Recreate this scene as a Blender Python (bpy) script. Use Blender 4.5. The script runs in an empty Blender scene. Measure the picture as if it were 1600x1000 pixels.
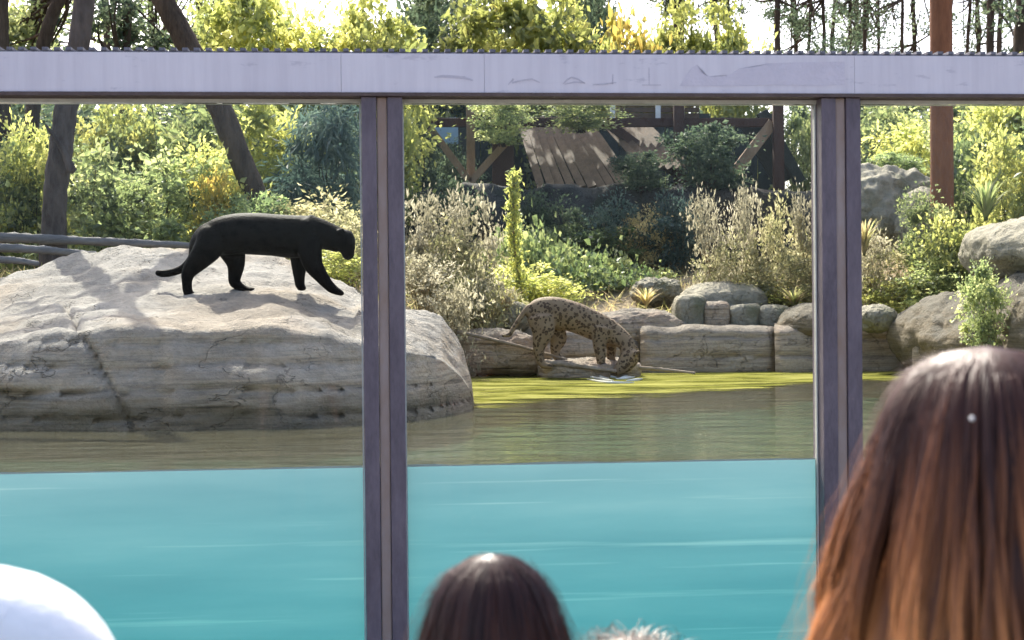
import bpy, bmesh, math, random
import numpy as np
from mathutils import Vector, Matrix, noise as mnoise

# ------------------------------------------------------------------ camera, sky, sun, exposure
scene = bpy.context.scene
C = scene.collection
CAM_Z = 1.7
FPX = 2500.0                      # focal length in pixels of the 1600 px wide photograph
ROLL = 0.0094
PITCH = math.atan(20 / FPX)
cam_d = bpy.data.cameras.new('camera')
cam_d.sensor_width = 36.0
cam_d.lens = 36.0 * FPX / 1600
cam_d.clip_start = 0.05
cam_d.clip_end = 2000
cam_d.dof.use_dof = True
cam_d.dof.focus_distance = 11.0
cam_d.dof.aperture_fstop = 6.3
cam = bpy.data.objects.new('camera', cam_d)
C.objects.link(cam)
cam.matrix_world = (Matrix.Translation((0, 0, CAM_Z)) @ Matrix.Rotation(math.pi / 2 - PITCH, 4, 'X')
                    @ Matrix.Rotation(-ROLL, 4, 'Z'))
scene.camera = cam

SUN_AZ, SUN_EL = math.radians(17), math.radians(47)       # behind the enclosure, to the left
world = bpy.data.worlds.new('World')
scene.world = world
world.use_nodes = True
wn = world.node_tree
wn.nodes.clear()
sky = wn.nodes.new('ShaderNodeTexSky')
sky.sky_type = 'NISHITA'
sky.sun_disc = False
sky.sun_elevation = SUN_EL
sky.sun_rotation = -SUN_AZ
sky.air_density = 0.7
sky.dust_density = 4.0
sky.ozone_density = 0.3
bg = wn.nodes.new('ShaderNodeBackground')
bg.inputs['Strength'].default_value = 0.15
wo = wn.nodes.new('ShaderNodeOutputWorld')
wn.links.new(sky.outputs[0], bg.inputs[0])
wn.links.new(bg.outputs[0], wo.inputs[0])

SUN_DIR = Vector((-math.sin(SUN_AZ) * math.cos(SUN_EL), math.cos(SUN_AZ) * math.cos(SUN_EL), math.sin(SUN_EL)))
sun_d = bpy.data.lights.new('sun', 'SUN')
sun_d.energy = 2.9
sun_d.angle = math.radians(0.5)
sun_d.color = (1.0, 0.94, 0.84)
sun = bpy.data.objects.new('sun', sun_d)
C.objects.link(sun)
sun.rotation_euler = SUN_DIR.to_track_quat('Z', 'Y').to_euler()
sun.location = (0, 0, 30)

scene.view_settings.view_transform = 'Standard'
scene.view_settings.look = 'None'
scene.view_settings.exposure = 1.75
scene.view_settings.gamma = 1.0
scene.view_settings.use_curve_mapping = False
scene.render.engine = 'CYCLES'
cy = scene.cycles
cy.use_denoising = True
cy.max_bounces = 10
cy.use_adaptive_sampling = True
cy.adaptive_threshold = 0.02
cy.diffuse_bounces = 2
cy.glossy_bounces = 3
cy.transmission_bounces = 4
cy.transparent_max_bounces = 16
cy.volume_bounces = 0
cy.caustics_reflective = False
cy.caustics_refractive = False
cy.sample_clamp_indirect = 6.0

# ------------------------------------------------------------------ helpers
def unit(px, py):
    x, y = px - 800.0, py - 500.0
    u = x - ROLL * y
    d = y + ROLL * x + 20.0
    return u / FPX, d / FPX

def at(px, py, Y):
    u, d = unit(px, py)
    return Vector((u * Y, Y, CAM_Z - d * Y))

def ppm(Y):
    return FPX / Y

GA, GB = 7.1, 0.09                # the glass plane: y = GA + GB * x
def gy(x):
    return GA + GB * x
GANG = math.atan(GB)

def tag(o, label=None, cat=None, group=None, kind=None):
    if label: o['label'] = label
    if cat: o['category'] = cat
    if group: o['group'] = group
    if kind: o['kind'] = kind
    return o

def empty(name, loc, rz=0.0):
    o = bpy.data.objects.new(name, None)
    C.objects.link(o)
    o.location = loc
    o.rotation_euler = (0, 0, rz)
    return o

def link(name, me, mat=None, parent=None):
    o = bpy.data.objects.new(name, me)
    C.objects.link(o)
    if mat is not None and len(me.materials) == 0:
        me.materials.append(mat)
    if parent is not None:
        o.parent = parent
    return o

def np_mesh(name, V, F, attr=None, smooth=False):
    """V (n,3) array, F (m,k) array with k = 3 or 4; attr: dict of per-vertex float arrays"""
    V = np.asarray(V, dtype=np.float32)
    F = np.asarray(F, dtype=np.int32)
    me = bpy.data.meshes.new(name)
    me.vertices.add(len(V))
    me.vertices.foreach_set('co', V.ravel())
    k = F.shape[1]
    me.loops.add(F.size)
    me.loops.foreach_set('vertex_index', F.ravel())
    me.polygons.add(len(F))
    me.polygons.foreach_set('loop_start', np.arange(0, F.size, k, dtype=np.int32))
    me.polygons.foreach_set('loop_total', np.full(len(F), k, dtype=np.int32))
    me.update(calc_edges=True)
    me.polygons.foreach_set('use_smooth', np.full(len(F), bool(smooth)))
    if attr:
        for key, val in attr.items():
            a = me.attributes.new(key, 'FLOAT', 'POINT')
            a.data.foreach_set('value', np.asarray(val, dtype=np.float32))
    return me

def box(bm, x0, x1, y0, y1, z0, z1, M=None):
    vs = [bm.verts.new((x, y, z)) for z in (z0, z1) for y in (y0, y1) for x in (x0, x1)]
    if M is not None:
        for v in vs: v.co = M @ v.co
    for f in ((0, 2, 3, 1), (4, 5, 7, 6), (0, 1, 5, 4), (2, 6, 7, 3), (0, 4, 6, 2), (1, 3, 7, 5)):
        bm.faces.new([vs[i] for i in f])
    return vs

def bm_obj(name, bm, mat, parent=None, smooth=False, bevel=0.0):
    if bevel > 0:
        bmesh.ops.bevel(bm, geom=bm.edges[:], offset=bevel, segments=2, affect='EDGES', profile=0.7)
    bmesh.ops.recalc_face_normals(bm, faces=bm.faces[:])
    me = bpy.data.meshes.new(name)
    bm.to_mesh(me)
    bm.free()
    if smooth:
        me.polygons.foreach_set('use_smooth', np.ones(len(me.polygons), dtype=bool))
    return link(name, me, mat, parent)

def catmull(P, n):
    P = np.asarray(P, dtype=float)
    if len(P) < 3:
        t = np.linspace(0, 1, n)[:, None]
        return P[0] * (1 - t) + P[-1] * t
    Q = np.vstack([2 * P[0] - P[1], P, 2 * P[-1] - P[-2]])
    out = []
    ts = np.linspace(0, len(P) - 1 - 1e-9, n)
    for t in ts:
        i = int(t)
        f = t - i
        a, b, c, d = Q[i], Q[i + 1], Q[i + 2], Q[i + 3]
        out.append(0.5 * (2 * b + (c - a) * f + (2 * a - 5 * b + 4 * c - d) * f * f + (3 * b - a - 3 * c + d) * f ** 3))
    return np.array(out)

def tube(pts, n=14, sides=12, ref=(0, 1, 0), cap=True, bump=0.0, seed=0):
    """pts: list of (x, y, z, ra, rb): ra = radius across ref, rb = radius along ref.  Returns V, F(quads/tri lists)"""
    S = catmull(pts, n)
    P, R = S[:, :3], np.maximum(S[:, 3:5], 1e-4)
    T = np.gradient(P, axis=0)
    T /= np.linalg.norm(T, axis=1)[:, None] + 1e-9
    ref = np.array(ref, float)
    V = []
    rng = np.random.default_rng(seed)
    for i in range(n):
        b = ref - T[i] * np.dot(ref, T[i])
        if np.linalg.norm(b) < 1e-3:
            b = np.array((1.0, 0, 0)) - T[i] * T[i][0]
        b /= np.linalg.norm(b)
        a = np.cross(T[i], b)
        for k in range(sides):
            w = 2 * math.pi * k / sides
            m = 1 + (bump * rng.normal() if bump else 0)
            V.append(P[i] + (a * math.cos(w) * R[i, 0] + b * math.sin(w) * R[i, 1]) * m)
    F = []
    for i in range(n - 1):
        for k in range(sides):
            k2 = (k + 1) % sides
            F.append((i * sides + k, i * sides + k2, (i + 1) * sides + k2, (i + 1) * sides + k))
    if cap:
        for e, i in ((0, 0), (1, n - 1)):
            c = len(V)
            V.append(P[i] + T[i] * (R[i].mean() * (0.5 if e else -0.5)))
            for k in range(sides):
                k2 = (k + 1) % sides
                tri = (i * sides + k2, i * sides + k, c, c) if e == 0 else (i * sides + k, i * sides + k2, c, c)
                F.append(tri)
    return np.array(V), F

def join_tubes(name, tubes, smooth=True):
    V, F, off = [], [], 0
    for v, f in tubes:
        V.extend([tuple(p) for p in v])
        for q in f:
            q = tuple(i + off for i in q)
            F.append(q[:3] if q[2] == q[3] else q)
        off += len(v)
    me = bpy.data.meshes.new(name)
    me.from_pydata(V, [], F)
    me.update()
    if smooth:
        me.polygons.foreach_set('use_smooth', np.ones(len(me.polygons), dtype=bool))
    return me

def remeshed(name, tubes, voxel, smooth_it=8, factor=0.5):
    """one continuous surface grown round overlapping tubes"""
    me = join_tubes(name + '_raw', tubes)
    o = bpy.data.objects.new(name + '_raw', me)
    C.objects.link(o)
    m = o.modifiers.new('r', 'REMESH')
    m.mode = 'VOXEL'
    m.voxel_size = voxel
    s = o.modifiers.new('s', 'SMOOTH')
    s.iterations = smooth_it
    s.factor = factor
    dg = bpy.context.evaluated_depsgraph_get()
    dg.update()
    out = bpy.data.meshes.new_from_object(o.evaluated_get(dg))
    out.name = name
    bpy.data.objects.remove(o)
    bpy.data.meshes.remove(me)
    out.polygons.foreach_set('use_smooth', np.ones(len(out.polygons), dtype=bool))
    out.update()
    return out

def ball(c, r, seed=0):
    x, y, z = c
    if not isinstance(r, tuple): r = (r, r, r)
    rx, ry, rz = r
    pts = []
    for k in range(9):
        w = -math.pi / 2 + math.pi * (k + 0.15) / 8.3
        pts.append((x, y, z + rz * math.sin(w), max(rx * math.cos(w), .002), max(ry * math.cos(w), .002)))
    return tube(pts, 11, 14, ref=(0, 1, 0))

# ------------------------------------------------------------------ materials
def mat_new(name):
    m = bpy.data.materials.new(name)
    m.use_nodes = True
    nt = m.node_tree
    nt.nodes.clear()
    out = nt.nodes.new('ShaderNodeOutputMaterial')
    return m, nt, out

def N(nt, t, **kw):
    n = nt.nodes.new(t)
    for k, v in kw.items():
        if k in n.inputs: n.inputs[k].default_value = v
        else: setattr(n, k, v)
    return n

def ramp(nt, fac, stops):
    r = nt.nodes.new('ShaderNodeValToRGB')
    el = r.color_ramp.elements
    while len(el) < len(stops): el.new(0.5)
    for e, (p, c) in zip(el, stops):
        e.position = p
        e.color = (*c, 1)
    nt.links.new(fac, r.inputs[0])
    return r.outputs[0]

def coords(nt, scale=(1, 1, 1), obj=True):
    tc = nt.nodes.new('ShaderNodeTexCoord')
    mp = nt.nodes.new('ShaderNodeMapping')
    mp.inputs['Scale'].default_value = scale
    nt.links.new(tc.outputs['Object'], mp.inputs[0])
    return mp.outputs[0]

def noise(nt, vec, scale, detail=6, rough=0.6):
    n = nt.nodes.new('ShaderNodeTexNoise')
    n.inputs['Scale'].default_value = scale
    n.inputs['Detail'].default_value = detail
    n.inputs['Roughness'].default_value = rough
    nt.links.new(vec, n.inputs['Vector'])
    return n.outputs[0]

def mixc(nt, fac, a, b, mode='MIX'):
    m = nt.nodes.new('ShaderNodeMix')
    m.data_type = 'RGBA'
    m.blend_type = mode
    for sock, v in ((m.inputs[0], fac), (m.inputs[6], a), (m.inputs[7], b)):
        if isinstance(v, (int, float)): sock.default_value = v
        elif isinstance(v, tuple): sock.default_value = (*v, 1)
        else: nt.links.new(v, sock)
    return m.outputs[2]

def bump(nt, h, strength=0.4, dist=0.02):
    b = nt.nodes.new('ShaderNodeBump')
    b.inputs['Strength'].default_value = strength
    b.inputs['Distance'].default_value = dist
    nt.links.new(h, b.inputs['Height'])
    return b.outputs[0]

def principled(nt, out, col, rough=0.7, spec=0.3, metal=0.0, normal=None):
    p = nt.nodes.new('ShaderNodeBsdfPrincipled')
    if isinstance(col, tuple): p.inputs['Base Color'].default_value = (*col, 1)
    else: nt.links.new(col, p.inputs['Base Color'])
    if isinstance(rough, (int, float)): p.inputs['Roughness'].default_value = rough
    else: nt.links.new(rough, p.inputs['Roughness'])
    p.inputs['Specular IOR Level'].default_value = spec
    p.inputs['Metallic'].default_value = metal
    if normal is not None: nt.links.new(normal, p.inputs['Normal'])
    nt.links.new(p.outputs[0], out.inputs[0])
    return p

def plain(name, c1, c2, scale=8, rough=0.7, spec=0.3, b=0.3, bd=0.01, stretch=(1, 1, 1), metal=0.0):
    m, nt, out = mat_new(name)
    v = coords(nt, stretch)
    n1 = noise(nt, v, scale)
    n2 = noise(nt, v, scale * 6, 4)
    col = mixc(nt, 0.35, ramp(nt, n1, [(0.3, c1), (0.7, c2)]), ramp(nt, n2, [(0.3, c1), (0.7, c2)]))
    principled(nt, out, col, rough, spec, metal, bump(nt, n2, b, bd))
    return m

def leafmat(name, cols, trans=0.5, gloss=0.06):
    """leaf: colour from a per-leaf random attribute, light passes through"""
    m, nt, out = mat_new(name)
    a = N(nt, 'ShaderNodeAttribute', attribute_name='rnd')
    oi = N(nt, 'ShaderNodeObjectInfo')
    k = len(cols)
    col = ramp(nt, a.outputs['Fac'], [(i / max(k - 1, 1), c) for i, c in enumerate(cols)])
    hs = N(nt, 'ShaderNodeHueSaturation')
    mr = N(nt, 'ShaderNodeMapRange')
    mr.inputs['To Min'].default_value = 0.8
    mr.inputs['To Max'].default_value = 1.25
    nt.links.new(oi.outputs['Random'], mr.inputs['Value'])
    nt.links.new(mr.outputs[0], hs.inputs['Value'])
    nt.links.new(col, hs.inputs['Color'])
    d = N(nt, 'ShaderNodeBsdfDiffuse')
    t = N(nt, 'ShaderNodeBsdfTranslucent')
    g = N(nt, 'ShaderNodeBsdfGlossy')
    g.inputs['Roughness'].default_value = 0.45
    nt.links.new(hs.outputs[0], d.inputs[0])
    tc = N(nt, 'ShaderNodeHueSaturation', Saturation=0.92, Value=3.2)
    nt.links.new(hs.outputs[0], tc.inputs['Color'])
    nt.links.new(tc.outputs[0], t.inputs[0])
    m1 = N(nt, 'ShaderNodeMixShader')
    m1.inputs[0].default_value = trans
    nt.links.new(d.outputs[0], m1.inputs[1])
    nt.links.new(t.outputs[0], m1.inputs[2])
    m2 = N(nt, 'ShaderNodeMixShader')
    m2.inputs[0].default_value = gloss
    nt.links.new(m1.outputs[0], m2.inputs[1])
    nt.links.new(g.outputs[0], m2.inputs[2])
    nt.links.new(m2.outputs[0], out.inputs[0])
    return m

def rockmat(name, light, mid, dark, strata=True, tint=(0.30, 0.22, 0.14), moss=None, wet=False):
    m, nt, out = mat_new(name)
    v = coords(nt)
    n1 = noise(nt, v, 1.3, 8, 0.62)
    n2 = noise(nt, v, 9, 8, 0.65)
    n3 = noise(nt, v, 38, 5, 0.7)
    base = ramp(nt, n1, [(0.28, dark), (0.5, mid), (0.72, light)])
    base = mixc(nt, 0.5, base, ramp(nt, n2, [(0.32, dark), (0.55, mid), (0.75, light)]))
    n4 = noise(nt, v, 0.8, 4)
    f = N(nt, 'ShaderNodeMapRange')
    f.inputs['From Min'].default_value = 0.5
    f.inputs['From Max'].default_value = 0.62
    f.inputs['To Max'].default_value = 0.6
    nt.links.new(n4, f.inputs[0])
    base = mixc(nt, f.outputs[0], base, tint)
    if strata:
        vs = coords(nt, (0.35, 0.35, 7))
        ns = noise(nt, vs, 2.2, 6, 0.62)
        geo = N(nt, 'ShaderNodeNewGeometry')
        sp = N(nt, 'ShaderNodeSeparateXYZ')
        nt.links.new(geo.outputs['Normal'], sp.inputs[0])
        st = N(nt, 'ShaderNodeMapRange')            # bedding shows where the rock was cut upright
        st.inputs['From Min'].default_value = 0.75
        st.inputs['From Max'].default_value = 0.35
        st.inputs['To Max'].default_value = 0.75
        nt.links.new(sp.outputs['Z'], st.inputs[0])
        bed = ramp(nt, ns, [(0.34, (0.13, 0.098, 0.065)), (0.41, (0.44, 0.33, 0.215)), (0.5, (0.56, 0.445, 0.31)), (0.55, (0.30, 0.23, 0.16)), (0.60, (0.53, 0.43, 0.31)), (0.70, (0.28, 0.22, 0.155))])
        base = mixc(nt, st.outputs[0], base, bed)
    if moss:
        nm = noise(nt, v, 2.2, 6)
        fm = N(nt, 'ShaderNodeMapRange')
        fm.inputs['From Min'].default_value = 0.52
        fm.inputs['From Max'].default_value = 0.66
        fm.inputs['To Max'].default_value = 0.6
        nt.links.new(nm, fm.inputs[0])
        base = mixc(nt, fm.outputs[0], base, moss)
    if wet:                                          # damp, algae stained foot above the waterline
        sz = N(nt, 'ShaderNodeSeparateXYZ')
        nt.links.new(v, sz.inputs[0])
        wz = N(nt, 'ShaderNodeMath', operation='MULTIPLY_ADD')
        wz.inputs[1].default_value = -0.22
        nt.links.new(noise(nt, coords(nt, (0.6, 0.6, 2)), 2.5, 5), wz.inputs[0])
        nt.links.new(sz.outputs['Z'], wz.inputs[2])
        fw = N(nt, 'ShaderNodeMapRange')
        fw.inputs['From Min'].default_value = 1.13
        fw.inputs['From Max'].default_value = 0.97
        fw.inputs['To Max'].default_value = 0.65
        nt.links.new(wz.outputs[0], fw.inputs[0])
        base = mixc(nt, fw.outputs[0], base, (0.075, 0.062, 0.035))
    base = mixc(nt, 0.5, base, ramp(nt, n3, [(0.25, (0.55, 0.55, 0.55)), (0.6, (1, 1, 1))]), 'MULTIPLY')
    nc = noise(nt, coords(nt, (1, 1, 1.6)), 1.7, 5, 0.55)
    c1 = N(nt, 'ShaderNodeMath', operation='SUBTRACT')
    c1.inputs[1].default_value = 0.56
    nt.links.new(nc, c1.inputs[0])
    c2 = N(nt, 'ShaderNodeMath', operation='ABSOLUTE')
    nt.links.new(c1.outputs[0], c2.inputs[0])
    c3 = N(nt, 'ShaderNodeMapRange')                 # hairline cracks
    c3.inputs['From Max'].default_value = 0.006
    nt.links.new(c2.outputs[0], c3.inputs[0])
    base = mixc(nt, c3.outputs[0], mixc(nt, 0.28, base, (0.03, 0.025, 0.02)), base)
    h0 = N(nt, 'ShaderNodeMath', operation='ADD')
    nt.links.new(n2, h0.inputs[0])
    nt.links.new(n3, h0.inputs[1])
    h = N(nt, 'ShaderNodeMath', operation='ADD')
    nt.links.new(h0.outputs[0], h.inputs[0])
    nt.links.new(c3.outputs[0], h.inputs[1])
    principled(nt, out, base, 0.85, 0.2, 0, bump(nt, h.outputs[0], 0.8, 0.03))
    return m

M = {}
M['beam'] = None
def make_beam_mat():
    m, nt, out = mat_new('galvanised_beam')
    v = coords(nt)
    n1 = noise(nt, v, 2.2, 5)
    vs = coords(nt, (9, 1, 0.6))
    n2 = noise(nt, vs, 3, 4)
    n3 = noise(nt, v, 90, 3)
    c = ramp(nt, n1, [(0.3, (0.63, 0.565, 0.60)), (0.7, (0.72, 0.65, 0.68))])
    c = mixc(nt, 0.3, c, ramp(nt, n2, [(0.35, (0.55, 0.49, 0.53)), (0.6, (0.72, 0.66, 0.69))]))
    st = noise(nt, coords(nt, (1.6, 1, 5)), 2.4, 7, 0.7)
    f = N(nt, 'ShaderNodeMapRange')
    f.inputs['From Min'].default_value = 0.60
    f.inputs['From Max'].default_value = 0.66
    f.inputs['To Max'].default_value = 0.4
    nt.links.new(st, f.inputs[0])
    c = mixc(nt, f.outputs[0], c, (0.36, 0.31, 0.37))
    principled(nt, out, c, 0.5, 0.4, 0.0, bump(nt, n3, 0.15, 0.002))
    return m
M['beam'] = make_beam_mat()
M['beam_edge'] = plain('beam_edge_zinc', (0.10, 0.095, 0.11), (0.20, 0.19, 0.22), 20, 0.5, 0.5, metal=0.4)
M['lip'] = plain('rusty_lip', (0.07, 0.045, 0.04), (0.14, 0.10, 0.09), 14, 0.7)
M['post'] = plain('painted_post_steel', (0.075, 0.056, 0.068), (0.175, 0.135, 0.155), 14, 0.5, 0.4, 0.5, 0.003, (1, 1, 0.3))
M['rustbar'] = plain('rust_streaked_bar', (0.27, 0.17, 0.115), (0.36, 0.29, 0.27), 4, 0.6, 0.3, 0.3, 0.003, (1, 1, 0.4))
M['gasket'] = plain('pale_gasket', (0.5, 0.5, 0.46), (0.66, 0.66, 0.6), 20, 0.6)
M['concrete'] = plain('visitor_concrete', (0.11, 0.105, 0.10), (0.17, 0.165, 0.16), 3, 0.85)
M['rock_main'] = rockmat('pale_boulder_rock', (0.38, 0.36, 0.325), (0.29, 0.268, 0.235), (0.15, 0.137, 0.117), True, (0.285, 0.225, 0.16), wet=True)
M['rock_ledge'] = rockmat('ledge_rock', (0.36, 0.325, 0.275), (0.26, 0.225, 0.18), (0.12, 0.10, 0.08), True, (0.24, 0.155, 0.105))
M['rock_green'] = rockmat('mossy_rock', (0.50, 0.455, 0.37), (0.36, 0.325, 0.25), (0.16, 0.15, 0.105), False, (0.22, 0.20, 0.14), (0.085, 0.10, 0.04))
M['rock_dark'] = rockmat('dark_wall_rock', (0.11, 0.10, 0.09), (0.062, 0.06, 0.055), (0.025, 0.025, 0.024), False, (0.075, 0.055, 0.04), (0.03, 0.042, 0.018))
M['bark'] = plain('brown_bark', (0.022, 0.017, 0.013), (0.12, 0.09, 0.066), 7, 0.9, 0.1, 0.9, 0.03, (1, 1, 0.25))
M['bark_grey'] = plain('grey_bark', (0.018, 0.014, 0.012), (0.15, 0.125, 0.11), 3.2, 0.9, 0.1, 0.9, 0.03, (1, 1, 0.3))
M['deadwood'] = plain('silver_dead_wood', (0.06, 0.06, 0.062), (0.22, 0.21, 0.20), 5, 0.85, 0.2, 0.6, 0.01, (0.25, 1, 1))
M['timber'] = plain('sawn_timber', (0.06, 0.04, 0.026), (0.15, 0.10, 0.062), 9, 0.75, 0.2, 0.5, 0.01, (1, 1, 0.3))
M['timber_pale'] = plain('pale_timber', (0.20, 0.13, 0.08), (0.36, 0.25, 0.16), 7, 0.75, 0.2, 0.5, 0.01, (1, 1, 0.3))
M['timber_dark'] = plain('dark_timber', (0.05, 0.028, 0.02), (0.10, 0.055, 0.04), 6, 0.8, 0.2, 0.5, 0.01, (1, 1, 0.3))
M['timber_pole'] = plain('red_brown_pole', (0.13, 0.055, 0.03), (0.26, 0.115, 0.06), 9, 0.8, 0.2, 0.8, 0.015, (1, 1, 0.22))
M['shade'] = plain('shade_boarding', (0.025, 0.03, 0.025), (0.06, 0.06, 0.05), 5, 0.9)  # near-black timber: the shelter's inner shade is put into this colour
M['blue'] = plain('light_blue_panel', (0.26, 0.42, 0.56), (0.36, 0.52, 0.64), 5, 0.4)
M['white_paint'] = plain('white_paint', (0.6, 0.6, 0.58), (0.75, 0.75, 0.73), 10, 0.6)

M['leaf_green'] = leafmat('leaf_green', [(0.028, 0.046, 0.019), (0.095, 0.13, 0.045), (0.22, 0.25, 0.10)], 0.5)
M['leaf_mid'] = leafmat('leaf_mid', [(0.04, 0.058, 0.022), (0.13, 0.16, 0.055), (0.30, 0.30, 0.12)], 0.5)
M['leaf_yellow'] = leafmat('leaf_yellow', [(0.07, 0.09, 0.022), (0.20, 0.215, 0.05), (0.38, 0.35, 0.09)], 0.55)
M['leaf_dark'] = leafmat('leaf_dark', [(0.024, 0.04, 0.024), (0.05, 0.075, 0.042), (0.11, 0.135, 0.07)], 0.35, 0.03)
M['leaf_blue'] = leafmat('leaf_blue', [(0.02, 0.04, 0.035), (0.045, 0.075, 0.06), (0.11, 0.14, 0.10)], 0.35, 0.04)
M['leaf_autumn'] = leafmat('leaf_autumn', [(0.08, 0.09, 0.02), (0.24, 0.20, 0.03), (0.36, 0.22, 0.03)], 0.55)
M['plume'] = leafmat('dry_plume', [(0.12, 0.11, 0.07), (0.22, 0.20, 0.135), (0.38, 0.345, 0.26)], 0.4, 0.02)
M['stalk'] = leafmat('dry_stalk', [(0.16, 0.12, 0.06), (0.30, 0.23, 0.10), (0.42, 0.36, 0.16)], 0.35, 0.03)
M['weed'] = leafmat('weed_leaf', [(0.08, 0.085, 0.035), (0.19, 0.18, 0.08), (0.38, 0.335, 0.21)], 0.4, 0.03)
M['straw'] = leafmat('straw_grass', [(0.20, 0.15, 0.08), (0.34, 0.27, 0.14), (0.28, 0.30, 0.08)], 0.4, 0.03)
M['ivy'] = leafmat('ivy_leaf', [(0.04, 0.07, 0.022), (0.11, 0.145, 0.045), (0.24, 0.255, 0.09)], 0.4, 0.08)

def make_ground_mat():
    m, nt, out = mat_new('bank_earth')
    v = coords(nt)
    n1 = noise(nt, v, 0.9, 8)
    n2 = noise(nt, v, 7, 8, 0.7)
    c = ramp(nt, n1, [(0.3, (0.12, 0.11, 0.04)), (0.5, (0.26, 0.20, 0.12)), (0.7, (0.36, 0.29, 0.20))])
    c = mixc(nt, 0.45, c, ramp(nt, n2, [(0.3, (0.10, 0.075, 0.04)), (0.65, (0.40, 0.33, 0.24))]))
    sz = N(nt, 'ShaderNodeSeparateXYZ')
    nt.links.new(v, sz.inputs[0])
    fz = N(nt, 'ShaderNodeMapRange')                 # silt on the pool bottom
    fz.inputs['From Min'].default_value = 1.10
    fz.inputs['From Max'].default_value = 0.98
    nt.links.new(sz.outputs['Z'], fz.inputs[0])
    c = mixc(nt, fz.outputs[0], c, ramp(nt, n1, [(0.35, (0.09, 0.075, 0.04)), (0.65, (0.19, 0.155, 0.085))]))
    principled(nt, out, c, 0.95, 0.1, 0, bump(nt, n2, 0.8, 0.04))
    return m
M['ground'] = make_ground_mat()

def make_water_mat():
    """turbid pool water: mirror-like top, cloudy teal body where it stands against the glass"""
    m, nt, out = mat_new('pool_water')
    geo = N(nt, 'ShaderNodeNewGeometry')
    sp = N(nt, 'ShaderNodeSeparateXYZ')
    nt.links.new(geo.outputs['True Normal'], sp.inputs[0])
    ab = N(nt, 'ShaderNodeMath', operation='ABSOLUTE')
    nt.links.new(sp.outputs['Z'], ab.inputs[0])
    istop = N(nt, 'ShaderNodeMath', operation='GREATER_THAN')
    istop.inputs[1].default_value = 0.5
    nt.links.new(ab.outputs[0], istop.inputs[0])
    # top
    v1 = coords(nt, (1.0, 2.2, 1))
    w = noise(nt, v1, 2.0, 3, 0.5)
    w2 = noise(nt, v1, 11, 2, 0.5)
    ad = N(nt, 'ShaderNodeMath', operation='MULTIPLY_ADD')
    ad.inputs[1].default_value = 0.16
    nt.links.new(w2, ad.inputs[0])
    nt.links.new(w, ad.inputs[2])
    nb = bump(nt, ad.outputs[0], 0.42, 0.03)
    lw = N(nt, 'ShaderNodeLayerWeight', Blend=0.5)
    nt.links.new(nb, lw.inputs['Normal'])
    pw = N(nt, 'ShaderNodeMath', operation='POWER')
    pw.inputs[1].default_value = 5.0
    nt.links.new(lw.outputs['Facing'], pw.inputs[0])
    fr = N(nt, 'ShaderNodeMath', operation='MULTIPLY_ADD')
    fr.inputs[1].default_value = 0.90
    fr.inputs[2].default_value = 0.02
    nt.links.new(pw.outputs[0], fr.inputs[0])
    gl = N(nt, 'ShaderNodeBsdfGlossy', Roughness=0.03)
    nt.links.new(nb, gl.inputs['Normal'])
    tr = N(nt, 'ShaderNodeBsdfTransparent')
    mk = N(nt, 'ShaderNodeBsdfDiffuse')              # silty murk at the surface, with paler specks
    nsp = noise(nt, coords(nt, (1, 1.6, 1)), 26, 3, 0.6)
    nt.links.new(ramp(nt, nsp, [(0.45, (0.20, 0.185, 0.115)), (0.62, (0.26, 0.24, 0.155)), (0.70, (0.7, 0.66, 0.55))]), mk.inputs[0])
    und = N(nt, 'ShaderNodeMixShader')
    und.inputs[0].default_value = 0.30
    nt.links.new(tr.outputs[0], und.inputs[1])
    nt.links.new(mk.outputs[0], und.inputs[2])
    tr = und
    top = N(nt, 'ShaderNodeMixShader')
    nt.links.new(fr.outputs[0], top.inputs[0])
    nt.links.new(tr.outputs[0], top.inputs[1])
    nt.links.new(gl.outputs[0], top.inputs[2])
    # cloudy body
    vb = coords(nt, (0.35, 1, 3.2))
    nn = noise(nt, vb, 1.6, 5, 0.55)
    col = ramp(nt, nn, [(0.28, (0.112, 0.235, 0.283)), (0.5, (0.136, 0.268, 0.316)), (0.72, (0.182, 0.31, 0.354))])
    # ripple highlights: thin bright streaks of light painted into the body colour
    vst = coords(nt, (0.7, 1, 34))
    rot = vst.node
    rot.inputs['Rotation'].default_value = (0, math.radians(-3), 0)
    ns = noise(nt, vst, 0.9, 3, 0.5)
    fs = N(nt, 'ShaderNodeMapRange')
    fs.inputs['From Min'].default_value = 0.62
    fs.inputs['From Max'].default_value = 0.76
    fs.inputs['To Max'].default_value = 0.33
    nt.links.new(ns, fs.inputs[0])
    col = mixc(nt, fs.outputs[0], col, (0.42, 0.55, 0.56))
    tl = N(nt, 'ShaderNodeBsdfTranslucent')
    df = N(nt, 'ShaderNodeBsdfDiffuse')
    nt.links.new(col, tl.inputs[0])
    nt.links.new(col, df.inputs[0])
    body = N(nt, 'ShaderNodeMixShader')
    body.inputs[0].default_value = 0.22
    nt.links.new(tl.outputs[0], body.inputs[1])
    nt.links.new(df.outputs[0], body.inputs[2])
    mx = N(nt, 'ShaderNodeMixShader')
    nt.links.new(istop.outputs[0], mx.inputs[0])
    nt.links.new(body.outputs[0], mx.inputs[1])
    nt.links.new(top.outputs[0], mx.inputs[2])
    nt.links.new(mx.outputs[0], out.inputs['Surface'])
    va = N(nt, 'ShaderNodeVolumeAbsorption', Density=1.15)
    va.inputs['Color'].default_value = (0.12, 0.78, 0.80, 1)
    nt.links.new(va.outputs[0], out.inputs['Volume'])
    return m
M['water'] = make_water_mat()

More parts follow.
